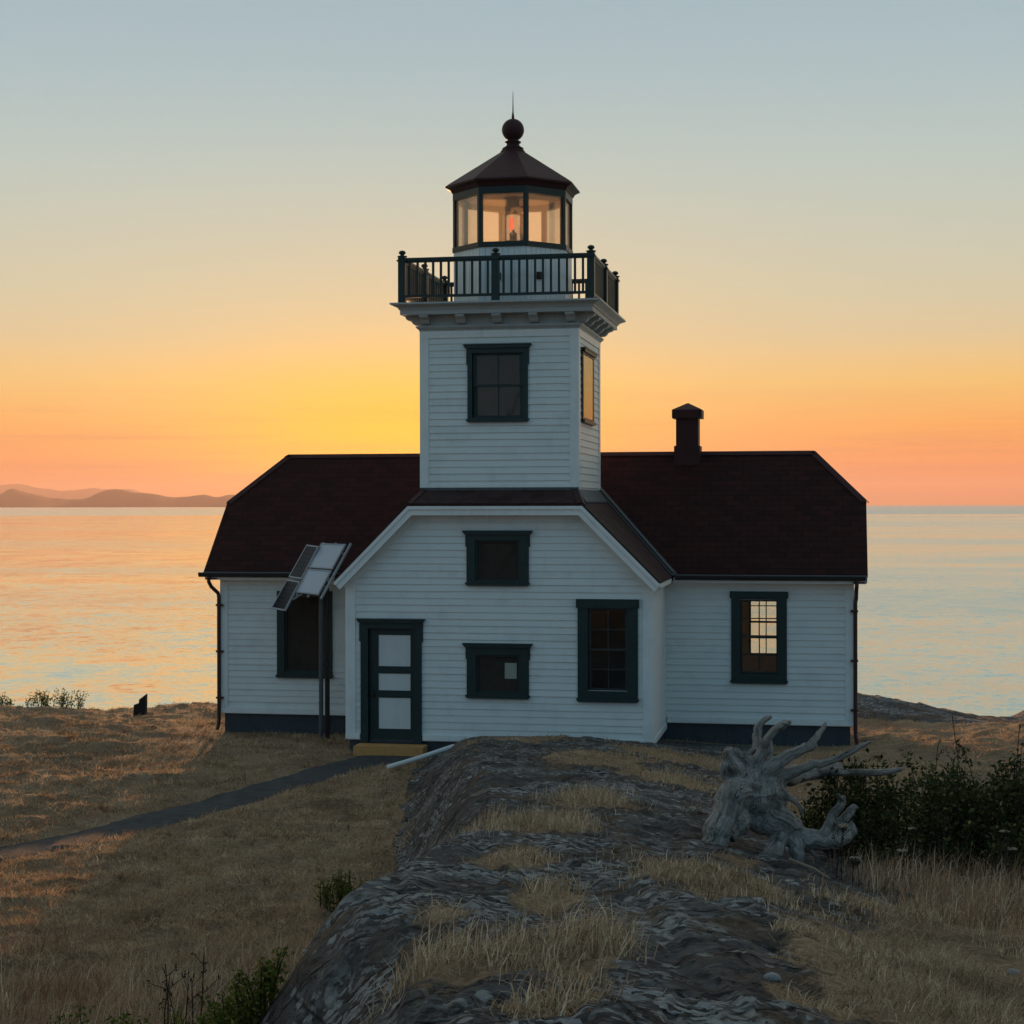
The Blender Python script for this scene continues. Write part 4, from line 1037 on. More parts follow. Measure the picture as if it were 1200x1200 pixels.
for k in range(8):
    p0 = Vector(oct_ring(RL + 0.03, 0)[k]); p1 = Vector(oct_ring(RL + 0.03, 0)[(k + 1) % 8]); L = (p1 - p0).length; U_ = (p1 - p0) / L; N_ = Vector((U_.y, -U_.x, 0)); fr = Frame(p0, U_, N_)
    MB().box(0.055, L - 0.055, -0.040, -0.034, SZ1, HZ0, fr).build('lantern_pane', M['lantern_glass'], lframe)
lr = MB().lathe([(RL + 0.02, 10.13), (RL + 0.05, 10.15), (RL + 0.08, 10.20), (1.27, 10.235), (1.305, 10.245), (1.305, 10.275), (1.22, 10.335), (0.24, 10.965), (0.24, 10.99), (0.215, 11.0), (0.215, 11.02)], TC, 8, A8).build('lantern_roof', M['maroon'], LH)
MB().lathe([(RL - 0.1, 10.11), (RL - 0.1, 10.128), (0.2, 10.128), (0.2, 10.11)], TC, 8, A8).build('lantern_ceiling', M['ceiling'], lr)
ball = [(0.19, 11.02), (0.205, 11.045), (0.16, 11.07), (0.125, 11.10), (0.12, 11.135), (0.15, 11.15), (0.155, 11.17), (0.125, 11.185), (0.10, 11.2)]
rb = 0.212
ball += [(rb * math.sin(a), 11.395 - rb * math.cos(a)) for a in np.linspace(0.45, math.pi - 0.12, 16)]
ball += [(0.028, 11.615), (0.022, 11.68)]
MB().lathe(ball, TC, 28).build('ball_finial', M['maroon'], lr, smooth=True)
MB().lathe([(0.022, 11.67), (0.012, 11.75), (0.004, 12.13)], TC, 8).build('lightning_rod', M['dark'], lr)
MB().lathe([(1.0, 8.98), (1.0, 9.02)], TC, 8, A8).build('lantern_floor', M['plaster'], LH)

# --- beacon inside the lantern ---------------------------------------------------
bc = empty('beacon', (TC[0], TC[1], 9.02)); tag(bc, 'small beacon with a red light and clear drum lens inside the lantern room', 'beacon')
def local(mb, name, mat, sm=True, parent=bc): 
    return mb.build(name, mat, parent, sm)
local(MB().lathe([(0.26, 0.0), (0.26, 0.03), (0.12, 0.05), (0.10, 0.16), (0.20, 0.19), (0.20, 0.25), (0.15, 0.27)], (0, 0), 20), 'pedestal', M['brass'])
local(MB().lathe([(0.20, 0.27), (0.205, 0.34), (0.19, 0.36), (0.205, 0.40), (0.19, 0.45), (0.205, 0.50), (0.19, 0.55), (0.205, 0.60), (0.19, 0.66), (0.205, 0.72), (0.19, 0.78), (0.15, 0.82)], (0, 0), 24), 'lens', M['lens'])
local(MB().lathe([(0.07, 0.28), (0.07, 0.42), (0.03, 0.44), (0.03, 0.48)], (0, 0), 16), 'lamp_base', M['dark'])
local(MB().lathe([(0.02, 0.47), (0.045, 0.52), (0.050, 0.60), (0.038, 0.70), (0.01, 0.73)], (-0.03, 0), 16), 'lamp', M['red_lamp'])
local(MB().lathe([(0.155, 0.82), (0.155, 0.85), (0.12, 0.88), (0.12, 1.06)], (0, 0), 20), 'lens_cap', M['dark'])

# ------------------------------------------------------------------ THINGS ROUND THE HOUSE
def gz_at(u, v):
    x, y = plan(u, v); return float(height(np.array([x]), np.array([y]))[0])

st = MB().prism([(-2.575, -0.34), (-1.285, -0.34), (-1.285, -0.085), (-1.30, -0.072), (-2.56, -0.072), (-2.575, -0.085)], 0.045, 0.43, FRONT).build('doorstep', M['ochre'])
tag(st, 'ochre painted wooden step under the green front door', 'doorstep')

# solar panels on a post
sp = empty('solar_array', (-3.78, 1.55, -0.3))
tag(sp, 'four tilted solar panels on a grey post before the left wing', 'solar panels')
def sp_build(mb, name, mat, parent=sp):
    o = mb.build(name, mat, parent)
    o.matrix_parent_inverse = Matrix.Translation(-sp.location); return o
def panel(bl, br, tr, tl, cells, name='panel'):
    """one framed panel given by its four corners"""
    bl, br, tr, tl = [Vector(p) for p in (bl, br, tr, tl)]
    n = (br - bl).cross(tl - bl).normalized()
    if n.y > 0: n = -n
    wl = (br - bl).length; sl = (tl - bl).length
    def q(a, b, h): return (bl * (1 - a) + br * a) * (1 - b) + (tl * (1 - a) + tr * a) * b + n * h
    f = MB(); ta, tb_ = 0.026 / wl, 0.026 / sl
    def bar(a0, a1, b0, b1, h0=-0.02, h1=0.018):
        f.hexa([q(a0, b0, h0), q(a1, b0, h0), q(a1, b1, h0), q(a0, b1, h0)], [q(a0, b0, h1), q(a1, b0, h1), q(a1, b1, h1), q(a0, b1, h1)])
    bar(0, 1, 0, tb_); bar(0, 1, 1 - tb_, 1); bar(0, ta, tb_, 1 - tb_); bar(1 - ta, 1, tb_, 1 - tb_)
    fo = sp_build(f, name, M['galv'])
    vs = [q(a, b, h) for h in (0.008, -0.012) for a, b in ((ta, tb_), (1 - ta, tb_), (1 - ta, 1 - tb_), (ta, 1 - tb_))]
    finish('panel_glass', vs, [(0, 1, 2, 3), (7, 6, 5, 4), (0, 4, 5, 1), (1, 5, 6, 2), (2, 6, 7, 3), (3, 7, 4, 0)], cells, fo, uvs=[(0, 0), (wl, 0), (wl, sl), (0, sl)] * 2)
    return fo, n
def column(bl, br, tr, tl, cells, split=0.49, gap=0.012):
    bl, br, tr, tl = [Vector(p) for p in (bl, br, tr, tl)]
    L = lambda t: bl.lerp(tl, t); R_ = lambda t: br.lerp(tr, t)
    panel(L(0), R_(0), R_(split - gap), L(split - gap), cells); return panel(L(split + gap), R_(split + gap), R_(1), L(1), cells)[1]
RBL, RBR, RTR, RTL = [Vector(p) for p in ((-4.259, 1.500, 2.589), (-3.751, 1.300, 2.554), (-3.330, 1.750, 3.520), (-3.890, 1.950, 3.530))]
LBL, LBR, LTR, LTL = [Vector(p) for p in ((-4.888, 1.880, 2.254), (-4.500, 1.550, 2.228), (-3.903, 1.850, 3.474), (-4.230, 2.120, 3.500))]
n1_ = column(RBL, RBR, RTR, RTL, M['panel_sky_sheen']); n2_ = column(LBL, LBR, LTR, LTL, M['cells'], 0.47, 0.02)
rk = MB()
for a in (1.10, 0.5, 0.0):
    A_ = RBL.lerp(RBR, a) - n1_ * 0.05; B_ = RTL.lerp(RTR, a) - n1_ * 0.05; d_ = (B_ - A_).normalized() * 0.05
    rk.tube([A_ - d_, B_ + d_], 0.030 if a > 1 else 0.022, 6)
for b in (0.2, 0.85):
    rk.tube([LBL.lerp(LTL, b) - n2_ * 0.05, LBR.lerp(LTR, b) - n2_ * 0.05, RBL.lerp(RTL, b).lerp(RBR.lerp(RTR, b), 0.5) - n1_ * 0.08, RBR.lerp(RTR, b) - n1_ * 0.08], 0.02, 6)
sp_build(rk, 'rack', M['galv'])
ptop = RBL.lerp(RTR, 0.5) - n1_ * 0.09
pz = -0.45
pl = MB().tube([(-3.80, 1.62, pz), (-3.80, 1.62, 2.55), tuple(ptop)], 0.045, 12); sp_build(pl, 'post', M['slate'])
pc = MB().tube([(-3.705, 1.72, pz), (-3.705, 1.72, 2.6), (-3.74, 1.70, 2.8)], 0.05, 10).box(-3.83, -3.68, 1.60, 1.74, 1.16, 1.22); sp_build(pc, 'conduit', M['dark'])

# white pipe beside the step
pa = (-2.12, 28.9); pb = (-1.02, 29.55)
X0, Y0 = plan(*pa); X1, Y1 = plan(*pb)
pw = MB().tube([(X0, Y0, gz_at(*pa) + 0.05), ((X0 + X1) / 2, (Y0 + Y1) / 2, (gz_at(*pa) + 0.05 + 0.08) / 2), (X1, Y1, 0.10)], 0.042, 12).build('drain_pipe', M['pvc'])
tag(pw, 'white plastic pipe lying on the ground beside the ochre step', 'pipe')

# charred stump on the left shore
sx_, sy_ = plan(-8.35, 38.3); sz_ = gz_at(-8.35, 38.3) - 0.12
sm = MB(); fr = Frame((sx_, sy_, sz_), (RT[0], RT[1], 0), (-FW[0], -FW[1], 0))
def post_piece(u0, u1, zl, zr, n0, n1):
    e = 0.018
    sm.hexa([fr(u0, n0, 0), fr(u1, n0, 0), fr(u1, n1, 0), fr(u0, n1, 0)], [fr(u0 + e, n0 + e, zl), fr(u1 + 0.01, n0 + e, zr), fr(u1 + 0.01, n1 - e, zr), fr(u0 + e, n1 - e, zl)])
post_piece(-0.15, -0.03, 0.40, 0.44, -0.10, 0.10); post_piece(-0.03, 0.13, 0.52, 0.64, -0.11, 0.11)
tag(sm.build('tree_stump', M['charcoal']), 'charred black stump with a stepped top on the left shore edge', 'stump')
# plank near the right corner
x0, y0 = plan(6.75, 33.2); x1, y1 = plan(7.9, 33.6); zp = gz_at(7.3, 33.4)
pk = MB(); dvec = Vector((x1 - x0, y1 - y0, 0)).normalized(); fr = Frame((x0, y0, zp), dvec, (dvec.y, -dvec.x, 0))
pk.box(0, 1.2, -0.09, 0.09, -0.02, 0.12, fr); tag(pk.build('timber', M['charcoal']), 'dark squared timber lying on the grass by the right downspout', 'timber')

# ------------------------------------------------------------------ DRIFTWOOD ROOT WAD
DU, DV = 2.02, 12.9
def dw(cx, cy, dep=0.0):
    """plan of the stump drawn in metres: cx right, cy up, dep away"""
    return (cx, dep, cy)
def dpt(px, py, dep=0.0):
    sc_ = DV / 2000 / 2.857
    return ((px - 380) * sc_, dep, (660 - py) * sc_)
limbs = [
    ([(300, 455, .03), (352, 512, .0), (405, 575, -.05)], [.150, .132, .108]),
    ([(200, 505, -.04), (258, 468, .0), (335, 478, .03)], [.085, .115, .125]),
    ([(185, 570, -.14), (222, 535, -.08), (268, 508, -.02), (325, 535, .0)], [.095, .095, .090, .10]),
    ([(262, 410, .08), (300, 450, .05), (365, 480, .04)], [.14, .165, .14]),
    ([(345, 405, .10), (335, 460, .08)], [.125, .14]),
    # left lobe buttress
    ([(275, 410, .02), (225, 455, -.06), (178, 520, -.14), (148, 585, -.20), (140, 630, -.21)], [.13, .12, .11, .10, .10]),
    ([(240, 470, .05), (195, 540, .05), (170, 610, .02)], [.12, .10, .09]),
    # upper left stub
    ([(290, 430, .05), (250, 385, .02), (218, 335, .0), (205, 292, .0)], [.13, .085, .062, .042]),
    ([(215, 340, .0), (192, 352, -.02), (200, 395, .0)], [.05, .04, .045]),
    ([(225, 300, .02), (265, 330, .05), (305, 350, .08)], [.035, .045, .06]),
    # upright roots
    ([(300, 400, .05), (312, 345, .05), (330, 285, .02), (352, 240, -.02), (392, 208, -.06), (412, 202, -.08)], [.075, .058, .048, .042, .036, .024]),
    ([(330, 370, .18), (318, 300, .22), (322, 250, .24), (345, 212, .24), (372, 204, .24)], [.06, .046, .040, .034, .02]),
    ([(345, 380, .15), (362, 330, .2), (366, 280, .22)], [.05, .032, .014]),
    ([(275, 335, .1), (300, 315, .15), (340, 322, .16)], [.03, .03, .03]),
    # long roots to the right
    ([(340, 370, .05), (395, 330, .02), (445, 303, .0), (482, 285, -.02), (508, 252, -.02), (528, 222, .0), (536, 205, .0)], [.085, .058, .050, .042, .032, .024, .014]),
    ([(458, 290, .0), (485, 285, .0), (497, 281, .0)], [.03, .048, .03]),
    ([(350, 400, .05), (430, 380, .05), (485, 352, .03), (530, 345, .02), (590, 322, .0), (640, 292, -.02), (684, 270, -.03)], [.08, .050, .040, .036, .030, .024, .016]),
    # trunk running back
    ([(350, 420, .15), (420, 412, .28), (500, 410, .48), (580, 412, .68), (650, 425, .85)], [.13, .095, .085, .080, .070]),
    ([(610, 425, .7), (690, 412, .55), (760, 398, .35), (818, 380, .25)], [.045, .036, .034, .024]),
    # lower right root with upturned prongs
    ([(400, 560, -.05), (450, 590, -.08), (520, 600, -.06), (580, 600, .0), (620, 580, .05), (632, 548, .06)], [.14, .092, .080, .075, .062, .03]),
    ([(520, 592, -.06), (528, 560, -.08), (552, 510, -.08), (585, 468, -.06), (590, 448, -.05)], [.055, .045, .045, .036, .016]),
    ([(560, 590, -.02), (585, 545, .0), (615, 510, .02), (640, 488, .03)], [.055, .050, .045, .024]),
    ([(585, 470, -.06), (572, 450, -.08), (566, 440, -.08)], [.03, .024, .012]),
    # front roots
    ([(390, 560, -.08), (360, 610, -.16), (310, 645, -.24), (275, 655, -.27), (268, 660, -.27)], [.115, .070, .058, .050, .03]),
    ([(370, 600, -.16), (362, 640, -.22)], [.05, .035]),
    ([(415, 590, -.08), (432, 625, -.12), (430, 668, -.14)], [.085, .066, .045]),
    ([(395, 440, .0), (425, 470, -.01), (452, 495, .0), (460, 530, .02)], [.04, .020, .018, .010]),
]
def smooth_path(pts, rad, n=7):
    P = [np.array(dpt(*p)) for p in pts]; out = []; ro = []
    for i in range(len(P) - 1):
        p0 = P[max(i - 1, 0)]; p1 = P[i]; p2 = P[i + 1]; p3 = P[min(i + 2, len(P) - 1)]
        for j in range(n):
            t = j / n
            out.append(0.5 * ((2 * p1) + (-p0 + p2) * t + (2 * p0 - 5 * p1 + 4 * p2 - p3) * t * t + (-p0 + 3 * p1 - 3 * p2 + p3) * t ** 3))
            ro.append(rad[i] * (1 - t) + rad[i + 1] * t)
    out.append(P[-1]); ro.append(rad[-1])
    return out, ro
mb = MB(); SP = []; SF = []
for li, (pts, rad) in enumerate(limbs):
    P_, r_ = smooth_path(pts, rad)
    k_ = 0.98 if li < 7 else 0.82
    r_ = [r * k_ * (0.90 + 0.20 * float(vnoise(i * 0.5 + li * 7.7, li * 3.1, 71))) for i, r in enumerate(r_)]
    P_ = [p + 0.5 * r * np.array([float(vnoise(i * .45, li, 72)) - .5, float(vnoise(i * .45, li + 20, 74)) - .5, float(vnoise(i * .45, li + 40, 73)) - .5]) for i, (p, r) in enumerate(zip(P_, r_))]
    # fluted, twisting cross-section
    Pv = [Vector(p) for p in P_]; seg = 22; al = 0.0
    t0 = (Pv[1] - Pv[0]).normalized(); ref = Vector((0, 1, 0)) if abs(t0.y) < 0.9 else Vector((1, 0, 0)); nrm = (ref - t0 * ref.dot(t0)).normalized()
    vsd = []
    for i, p in enumerate(Pv):
        t_ = (Pv[min(i + 1, len(Pv) - 1)] - Pv[max(i - 1, 0)]).normalized(); nrm = (nrm - t_ * nrm.dot(t_)).normalized(); bi = t_.cross(nrm)
        if i: al += (p - Pv[i - 1]).length
        SP.append(np.array(p)); SF.append((np.array(nrm), np.array(bi), al + li * 3.7, r_[i]))
        for k in range(seg):
            a = 2 * math.pi * k / seg; tw_ = a + al * 1.6
            fl = 1 + 0.07 * (float(vnoise(3 + 2.2 * math.cos(tw_) + li, 3 + 2.2 * math.sin(tw_), 75)) - 0.5) * 2 + 0.08 * (float(vnoise(9 + 5 * math.cos(tw_) + li, al * 4 + 5 * math.sin(tw_), 76)) - 0.5)
            vsd.append(p + (nrm * math.cos(a) + bi * math.sin(a)) * r_[i] * fl)
    L_ = len(Pv)
    fsd = [(i * seg + k, i * seg + (k + 1) % seg, (i + 1) * seg + (k + 1) % seg, (i + 1) * seg + k) for i in range(L_ - 1) for k in range(seg)]
    fsd += [tuple(range(seg - 1, -1, -1)), tuple((L_ - 1) * seg + k for k in range(seg))]
    mb.add(vsd, fsd)
dx_, dy_ = plan(DU, DV)
dz_ = gz_at(DU, DV) - 0.02
drift = mb.build('driftwood_stump', M['drift'])
md = drift.modifiers.new('r', 'REMESH'); md.mode = 'VOXEL'; md.voxel_size = 0.0085; md.use_smooth_shade = True
ms = drift.modifiers.new('s', 'SMOOTH'); ms.iterations = 5; ms.factor = 0.5
dg = bpy.context.evaluated_depsgraph_get()
me2 = bpy.data.meshes.new_from_object(drift.evaluated_get(dg)); drift.modifiers.clear()
drift.data = me2; me2.name = 'driftwood_stump'
if not me2.materials: me2.materials.append(M['drift'])
nv_ = len(me2.vertices); co = np.empty(nv_ * 3); me2.vertices.foreach_get('co', co); co = co.reshape(-1, 3)
nr_ = np.empty(nv_ * 3); me2.vertices.foreach_get('normal', nr_); nr_ = nr_.reshape(-1, 3)
SPa = np.array(SP); SRa = np.array([f[3] for f in SF]); SN = np.array([f[0] for f in SF]); SB = np.array([f[1] for f in SF]); SA = np.array([f[2] for f in SF])
idx = np.empty(nv_, int)
for c0 in range(0, nv_, 4000):
    dd = np.linalg.norm(co[c0:c0 + 4000, None, :] - SPa[None], axis=2) / SRa[None] ** 0.8
    idx[c0:c0 + 4000] = dd.argmin(1)
rel = co - SPa[idx]
gx_ = (rel * SN[idx]).sum(1); gy_ = (rel * SB[idx]).sum(1); tg = np.cross(SN[idx], SB[idx]); ga = SA[idx] + (rel * tg).sum(1)
grain = np.stack([gx_, gy_, ga], -1)
gr1 = fbm(gx_ * 34 + ga * 1.1, gy_ * 34 - ga * 1.3, 3, 81)
rid = np.abs(fbm(gx_ * 16 + ga * 0.8, gy_ * 16 + ga * 0.5, 3, 83))
kn = fbm(co[:, 0] * 7 + co[:, 1] * 4, co[:, 2] * 7 - co[:, 1] * 3, 3, 82)
co += nr_ * (gr1 * 0.005 + kn * 0.006 - np.clip(0.016 - rid, 0, 1) * 0.35)[:, None]
me2.vertices.foreach_set('co', co.ravel()); me2.polygons.foreach_set('use_smooth', np.ones(len(me2.polygons), bool))
at = me2.attributes.new('grain', 'FLOAT_VECTOR', 'POINT'); at.data.foreach_set('vector', grain.astype(np.float32).ravel()); me2.update()
drift.location = (dx_, dy_, dz_); drift.rotation_euler = (0, 0, TH)
tag(drift, 'weathered grey driftwood stump with upturned roots on the rock', 'driftwood')

# ------------------------------------------------------------------ GRASS (uncountable)
def blades(name, P, L, W, mat, lean=0.6, seed=1, tint=None, bend=0.5, wind=(0.0, 0.0)):
    rs = np.random.RandomState(seed); n = len(P)
    az = rs.uniform(0, 2 * np.pi, n); le = np.clip(np.abs(rs.normal(lean, 0.28, n)), 0.02, 1.45)
    d = np.stack([np.cos(az) + wind[0], np.sin(az) + wind[1]], -1); d /= np.maximum(np.linalg.norm(d, axis=1), 0.1)[:, None]
    fa = rs.uniform(0, 2 * np.pi, n); wv = np.stack([np.cos(fa), np.sin(fa), np.zeros(n)], -1) * (W * rs.uniform(0.7, 1.3, n) / 2)[:, None]
    def pos(t):
        th = le * (1 - bend + bend * t * 1.6)
        h = np.cos(th) * L * t; o_ = np.sin(th) * L * t
        return P + np.stack([d[:, 0] * o_, d[:, 1] * o_, h], -1)
    base = pos(np.zeros(n)); base[:, 2] -= 0.012
    m1_ = pos(np.full(n, 0.5)); tip = pos(np.ones(n))
    V_ = np.stack([base - wv, base + wv, m1_ - wv * 0.75, m1_ + wv * 0.75, tip], 1).reshape(-1, 3).astype(np.float32)
    k = (np.arange(n) * 5)[:, None]
    tri = np.concatenate([k + np.array([[0, 1, 3]]), k + np.array([[0, 3, 2]]), k + np.array([[2, 3, 4]])], 1).reshape(-1).astype(np.int32)
    me = bpy.data.meshes.new(name)
    me.vertices.add(n * 5); me.vertices.foreach_set('co', V_.ravel())
    me.loops.add(len(tri)); me.loops.foreach_set('vertex_index', tri)
    me.polygons.add(n * 3); me.polygons.foreach_set('loop_start', np.arange(0, n * 9, 3, dtype=np.int32))
    me.update(calc_edges=True)
    if tint is None: tint = rs.uniform(0, 1, n)
    at = me.attributes.new('tint', 'FLOAT', 'POINT'); at.data.foreach_set('value', np.repeat(np.clip(tint, 0, 1), 5).astype(np.float32))
    me.materials.append(mat)
    o = bpy.data.objects.new(name, me); COL.objects.link(o); return o

def scatter(n, ur, vr, dens, seed):
    """random ground points with u in ur(v) and keep-probability dens(u, v, X, Y)"""
    rs = np.random.RandomState(seed)
    v = rs.uniform(vr[0], vr[1], n); f = rs.uniform(0, 1, n); lo, hi = ur(v); u = lo + (hi - lo) * f
    X, Y = plan(u, v); keep = rs.uniform(0, 1, n) < dens(u, v, X, Y)
    u, v, X, Y = u[keep], v[keep], X[keep], Y[keep]
    return u, v, np.stack([X, Y, height(X, Y)], -1)
def off_house(X, Y):
    ins = ((np.abs(X) < HWM + 0.1) & (Y > YM - 0.08) & (Y < YB + 0.1)) | ((np.abs(X) < HWG + 0.06) & (Y > -0.06) & (Y < YM))
    step = (X > -2.7) & (X < -1.2) & (Y > -0.55) & (Y < 0.1)
    return ~(ins | step)
def off_path(u, v):
    d = np.full(u.shape, 9.0)
    for i in range(0, 160, 3): d = np.minimum(d, np.hypot(u - pu[i], v - pv[i]) - hw[i, 0] * 0 - (0.40 + 0.3 * (i > 135)))
    return d > 0.02 * 1
def clump(u, v, s, seed): return np.clip(vnoise(u * s, v * s * 0.9, seed) * 1.6 - 0.3, 0, 1)

# mown dry lawn left of the knoll
def d_lawn(u, v, X, Y):
    return (1 - rockiness(X, Y)) * off_house(X, Y) * off_path(u, v) * (0.35 + 0.65 * clump(u, v, 1.6, 91)) * np.clip((16.0 / v) ** 1.6, 0.2, 1)
u, v, P = scatter(420000, lambda v: (-0.36 * v - 1.0, -0.7 + 0 * v), (9.5, 47), d_lawn, 1)
t_ = 0.46 + 0.9 * fbm(u * 0.6, v * 0.9, 4, 92) + 0.8 * fbm(u * 2.6, v * 4.5, 3, 93) + np.random.RandomState(5).normal(0, 0.22, len(u))
L_ = (0.035 + 0.085 * clump(u, v, 2.6, 94) ** 1.5) * np.random.RandomState(6).uniform(0.6, 1.5, len(u)) * np.interp(v, [10, 15, 20], [1.6, 1.25, 1.0])
wl = 0.0045 * np.interp(v, [10, 20, 40], [1, 1.5, 2.6])
rs = np.random.RandomState(21); nc = 2600
cv = 10 + 26 * rs.uniform(0, 1, nc) ** 1.3; cu = rs.uniform(0, 1, nc) * (0.36 * cv + 0.2) * -1 - 0.9
k_ = (off_path(cu, cv)) & (cu < ledge(cv) - 0.3); cu, cv = cu[k_], cv[k_]
kb = 34; cr = rs.uniform(0.04, 0.13, len(cu)); hh = rs.uniform(0.07, 0.20, len(cu)); tn = rs.normal(0.5, 0.25, len(cu))
tu = (cu[:, None] + cr[:, None] * rs.normal(0, 1, (len(cu), kb))).ravel(); tv = (cv[:, None] + cr[:, None] * rs.normal(0, 1, (len(cu), kb))).ravel()
X, Y = plan(tu, tv); ok = off_house(X, Y) & off_path(tu, tv)
TP = np.stack([X, Y, height(X, Y)], -1)[ok]; TLn = (np.repeat(hh, kb) * rs.uniform(0.4, 1.1, len(tu)))[ok]; TTn = (np.repeat(tn, kb) + rs.normal(0, 0.15, len(tu)))[ok]
P = np.concatenate([P, TP]); L_ = np.concatenate([L_, TLn]); t_ = np.concatenate([t_, TTn]); v = np.concatenate([v, tv[ok]])
g1 = blades('dry_lawn_grass', P, L_, 0.0045 * np.interp(v, [10, 20, 40], [1, 1.5, 2.6]), M['lawn'], 0.95, 2, t_, wind=(0.3, -0.2))
tag(g1, 'short dry brown grass on the slope left of the rock', 'grass', kind='stuff')
# grass behind and right of the house
def d_right(u, v, X, Y):
    return (1 - rockiness(X, Y)) * off_house(X, Y) * (0.3 + 0.7 * clump(u, v, 1.5, 95)) * np.clip((20.0 / v) ** 1.4, 0.25, 1)
u, v, P = scatter(170000, lambda v: (1.5 + 0 * v, 0.38 * v + 1.5), (15, 46), d_right, 3)
t_ = 0.50 + 0.6 * fbm(u * 0.7, v * 0.7, 4, 96) + np.random.RandomState(7).normal(0, 0.17, len(u))
g2 = blades('dry_lawn_grass', P, 0.075 * np.random.RandomState(8).uniform(0.5, 1.5, len(u)), 0.009, M['lawn'], 0.85, 4, t_, wind=(0.3, -0.2))
tag(g2, 'short straw coloured grass right of the house towards the shore', 'grass', kind='stuff')
# grass in the hollows of the rock
def d_rock(u, v, X, Y):
    return np.clip((0.60 - rockiness(X, Y) + 0.55 * fbm(u * 2.2, v * 2.0, 4, 107)) * 1.8, 0, 1) * off_house(X, Y) * (0.15 + 0.85 * clump(u, v, 2.4, 97)) * np.clip((10.0 / v) ** 1.3, 0.1, 1)
u, v, P = scatter(400000, lambda v: (-1.2 + 0 * v, np.minimum(1.6 + 0.09 * v, 4.4)), (4.6, 30.6), d_rock, 9)
t_ = 0.50 + 0.8 * fbm(u * 1.8, v * 1.8, 4, 98) + np.random.RandomState(9).normal(0, 0.18, len(u))
L_ = (0.040 + 0.060 * clump(u, v, 1.8, 99)) * np.random.RandomState(10).uniform(0.6, 1.5, len(u))
g3 = blades('dry_grass_tufts', P, L_, 0.0035 + 0.0001 * v, M['straw'], 1.0, 5, t_, wind=(0.5, -0.1))
tag(g3, 'pale straw grass growing in the hollows of the rock', 'grass', kind='stuff')
# taller tussocks on the rock in the foreground
rs = np.random.RandomState(12); PP = []; LL = []
cl = [(-0.27, 7.15, .12, .20), (-0.38, 6.9, .08, .16), (0.10, 7.3, .12, .20), (0.26, 7.5, .12, .24), (0.38, 7.6, .09, .24), (0.02, 7.0, .12, .14), (0.16, 6.1, .10, .15), (0.22, 9.6, .08, .17), (0.10, 10.6, .10, .12), (0.42, 7.2, .06, .2),
      (0.0, 13.4, .18, .18), (0.35, 13.2, .2, .15), (0.80, 15.2, .14, .22), (0.6, 15.8, .2, .14), (-0.15, 12.6, .15, .12), (1.9, 20, .2, .18), (1.3, 9.6, .25, .09), (0.9, 9.9, .22, .08), (1.15, 10.2, .2, .09)]
for (cu, cv, rr, hh) in cl:
    n = int(2500 * rr)
    uu = cu + rs.normal(0, rr, n); vv = cv + rs.normal(0, rr * 1.5, n)
    X, Y = plan(uu, vv); PP.append(np.stack([X, Y, height(X, Y)], -1)); LL.append(hh * rs.uniform(0.35, 1.15, n))
n = 5200; vv = rs.uniform(9.6, 15.5, n); uu = rs.uniform(-4.2, -1.2, n); k_ = vnoise(uu * 1.4, vv * 1.1, 109) > 0.5; uu = uu[k_]; vv = vv[k_]
X, Y = plan(uu, vv); PP.append(np.stack([X, Y, height(X, Y)], -1)); LL.append(rs.uniform(0.16, 0.52, len(uu)))
for (n, ur, vr, hh) in ((9000, (1.5, 3.4), (5.6, 10.8), .13), (2600, (2.4, 4.6), (9.6, 12.6), .34), (2000, (0.9, 1.8), (5.8, 7.4), .08)):
    uu = rs.uniform(*ur, n); vv = rs.uniform(*vr, n)
    k_ = (vnoise(uu * 2.6, vv * 2.2, 101) * (0.55 + 0.45 * sst(1.2, 2.3, uu)) > 0.40) & (uu > 1.35 - 0.08 * (vv - 6)) ; uu = uu[k_]; vv = vv[k_]
    X, Y = plan(uu, vv); PP.append(np.stack([X, Y, height(X, Y)], -1)); LL.append(hh * rs.uniform(0.3, 1.1, len(uu)) * (0.4 + 0.8 * vnoise(uu * 1.2, vv, 102)))
P = np.concatenate(PP); L_ = np.concatenate(LL)
g4 = blades('tall_dry_grass', P, L_, 0.0042 * rs.uniform(0.6, 1.7, len(P)), M['straw'], 0.58, 13, np.clip(rs.normal(0.58, 0.28, len(P)), 0, 1), bend=0.92, wind=(0.55, 0.0))
tag(g4, 'tall pale straw tussocks in the foreground', 'grass', kind='stuff')
# taller grass at the lower left and in front of the shrubs at the right
PP = []; LL = []; TT = []
n = 70000; vv = rs.uniform(9.0, 17.5, n); uu = rs.uniform(-5.2, -0.9, n)
k_ = (rs.uniform(0, 1, n) < clump(uu, vv, 1.1, 103) * np.clip((17.5 - vv) / 3.5, 0, 1) * 0.95 + 0.02) & (uu < ledge(vv) - 0.35); uu = uu[k_]; vv = vv[k_]
X, Y = plan(uu, vv); PP.append(np.stack([X, Y, height(X, Y)], -1)); LL.append(0.30 * rs.uniform(0.25, 1.15, len(uu)) * (0.35 + 0.8 * vnoise(uu * .9, vv * .8, 104))); TT.append(rs.normal(0.42, 0.2, len(uu)) + 0.4 * fbm(uu, vv, 2, 105))
n = 15000; vv = rs.uniform(9.4, 13.4, n); uu = rs.uniform(2.3, 5.6, n)
k_ = rs.uniform(0, 1, n) < (0.25 + 0.75 * clump(uu, vv, 1.6, 106)) * sst(9.2, 10.5, vv + 0.4 * (uu - 3)) * sst(2.2, 2.9, uu + 0.0 * vv); uu = uu[k_]; vv = vv[k_]
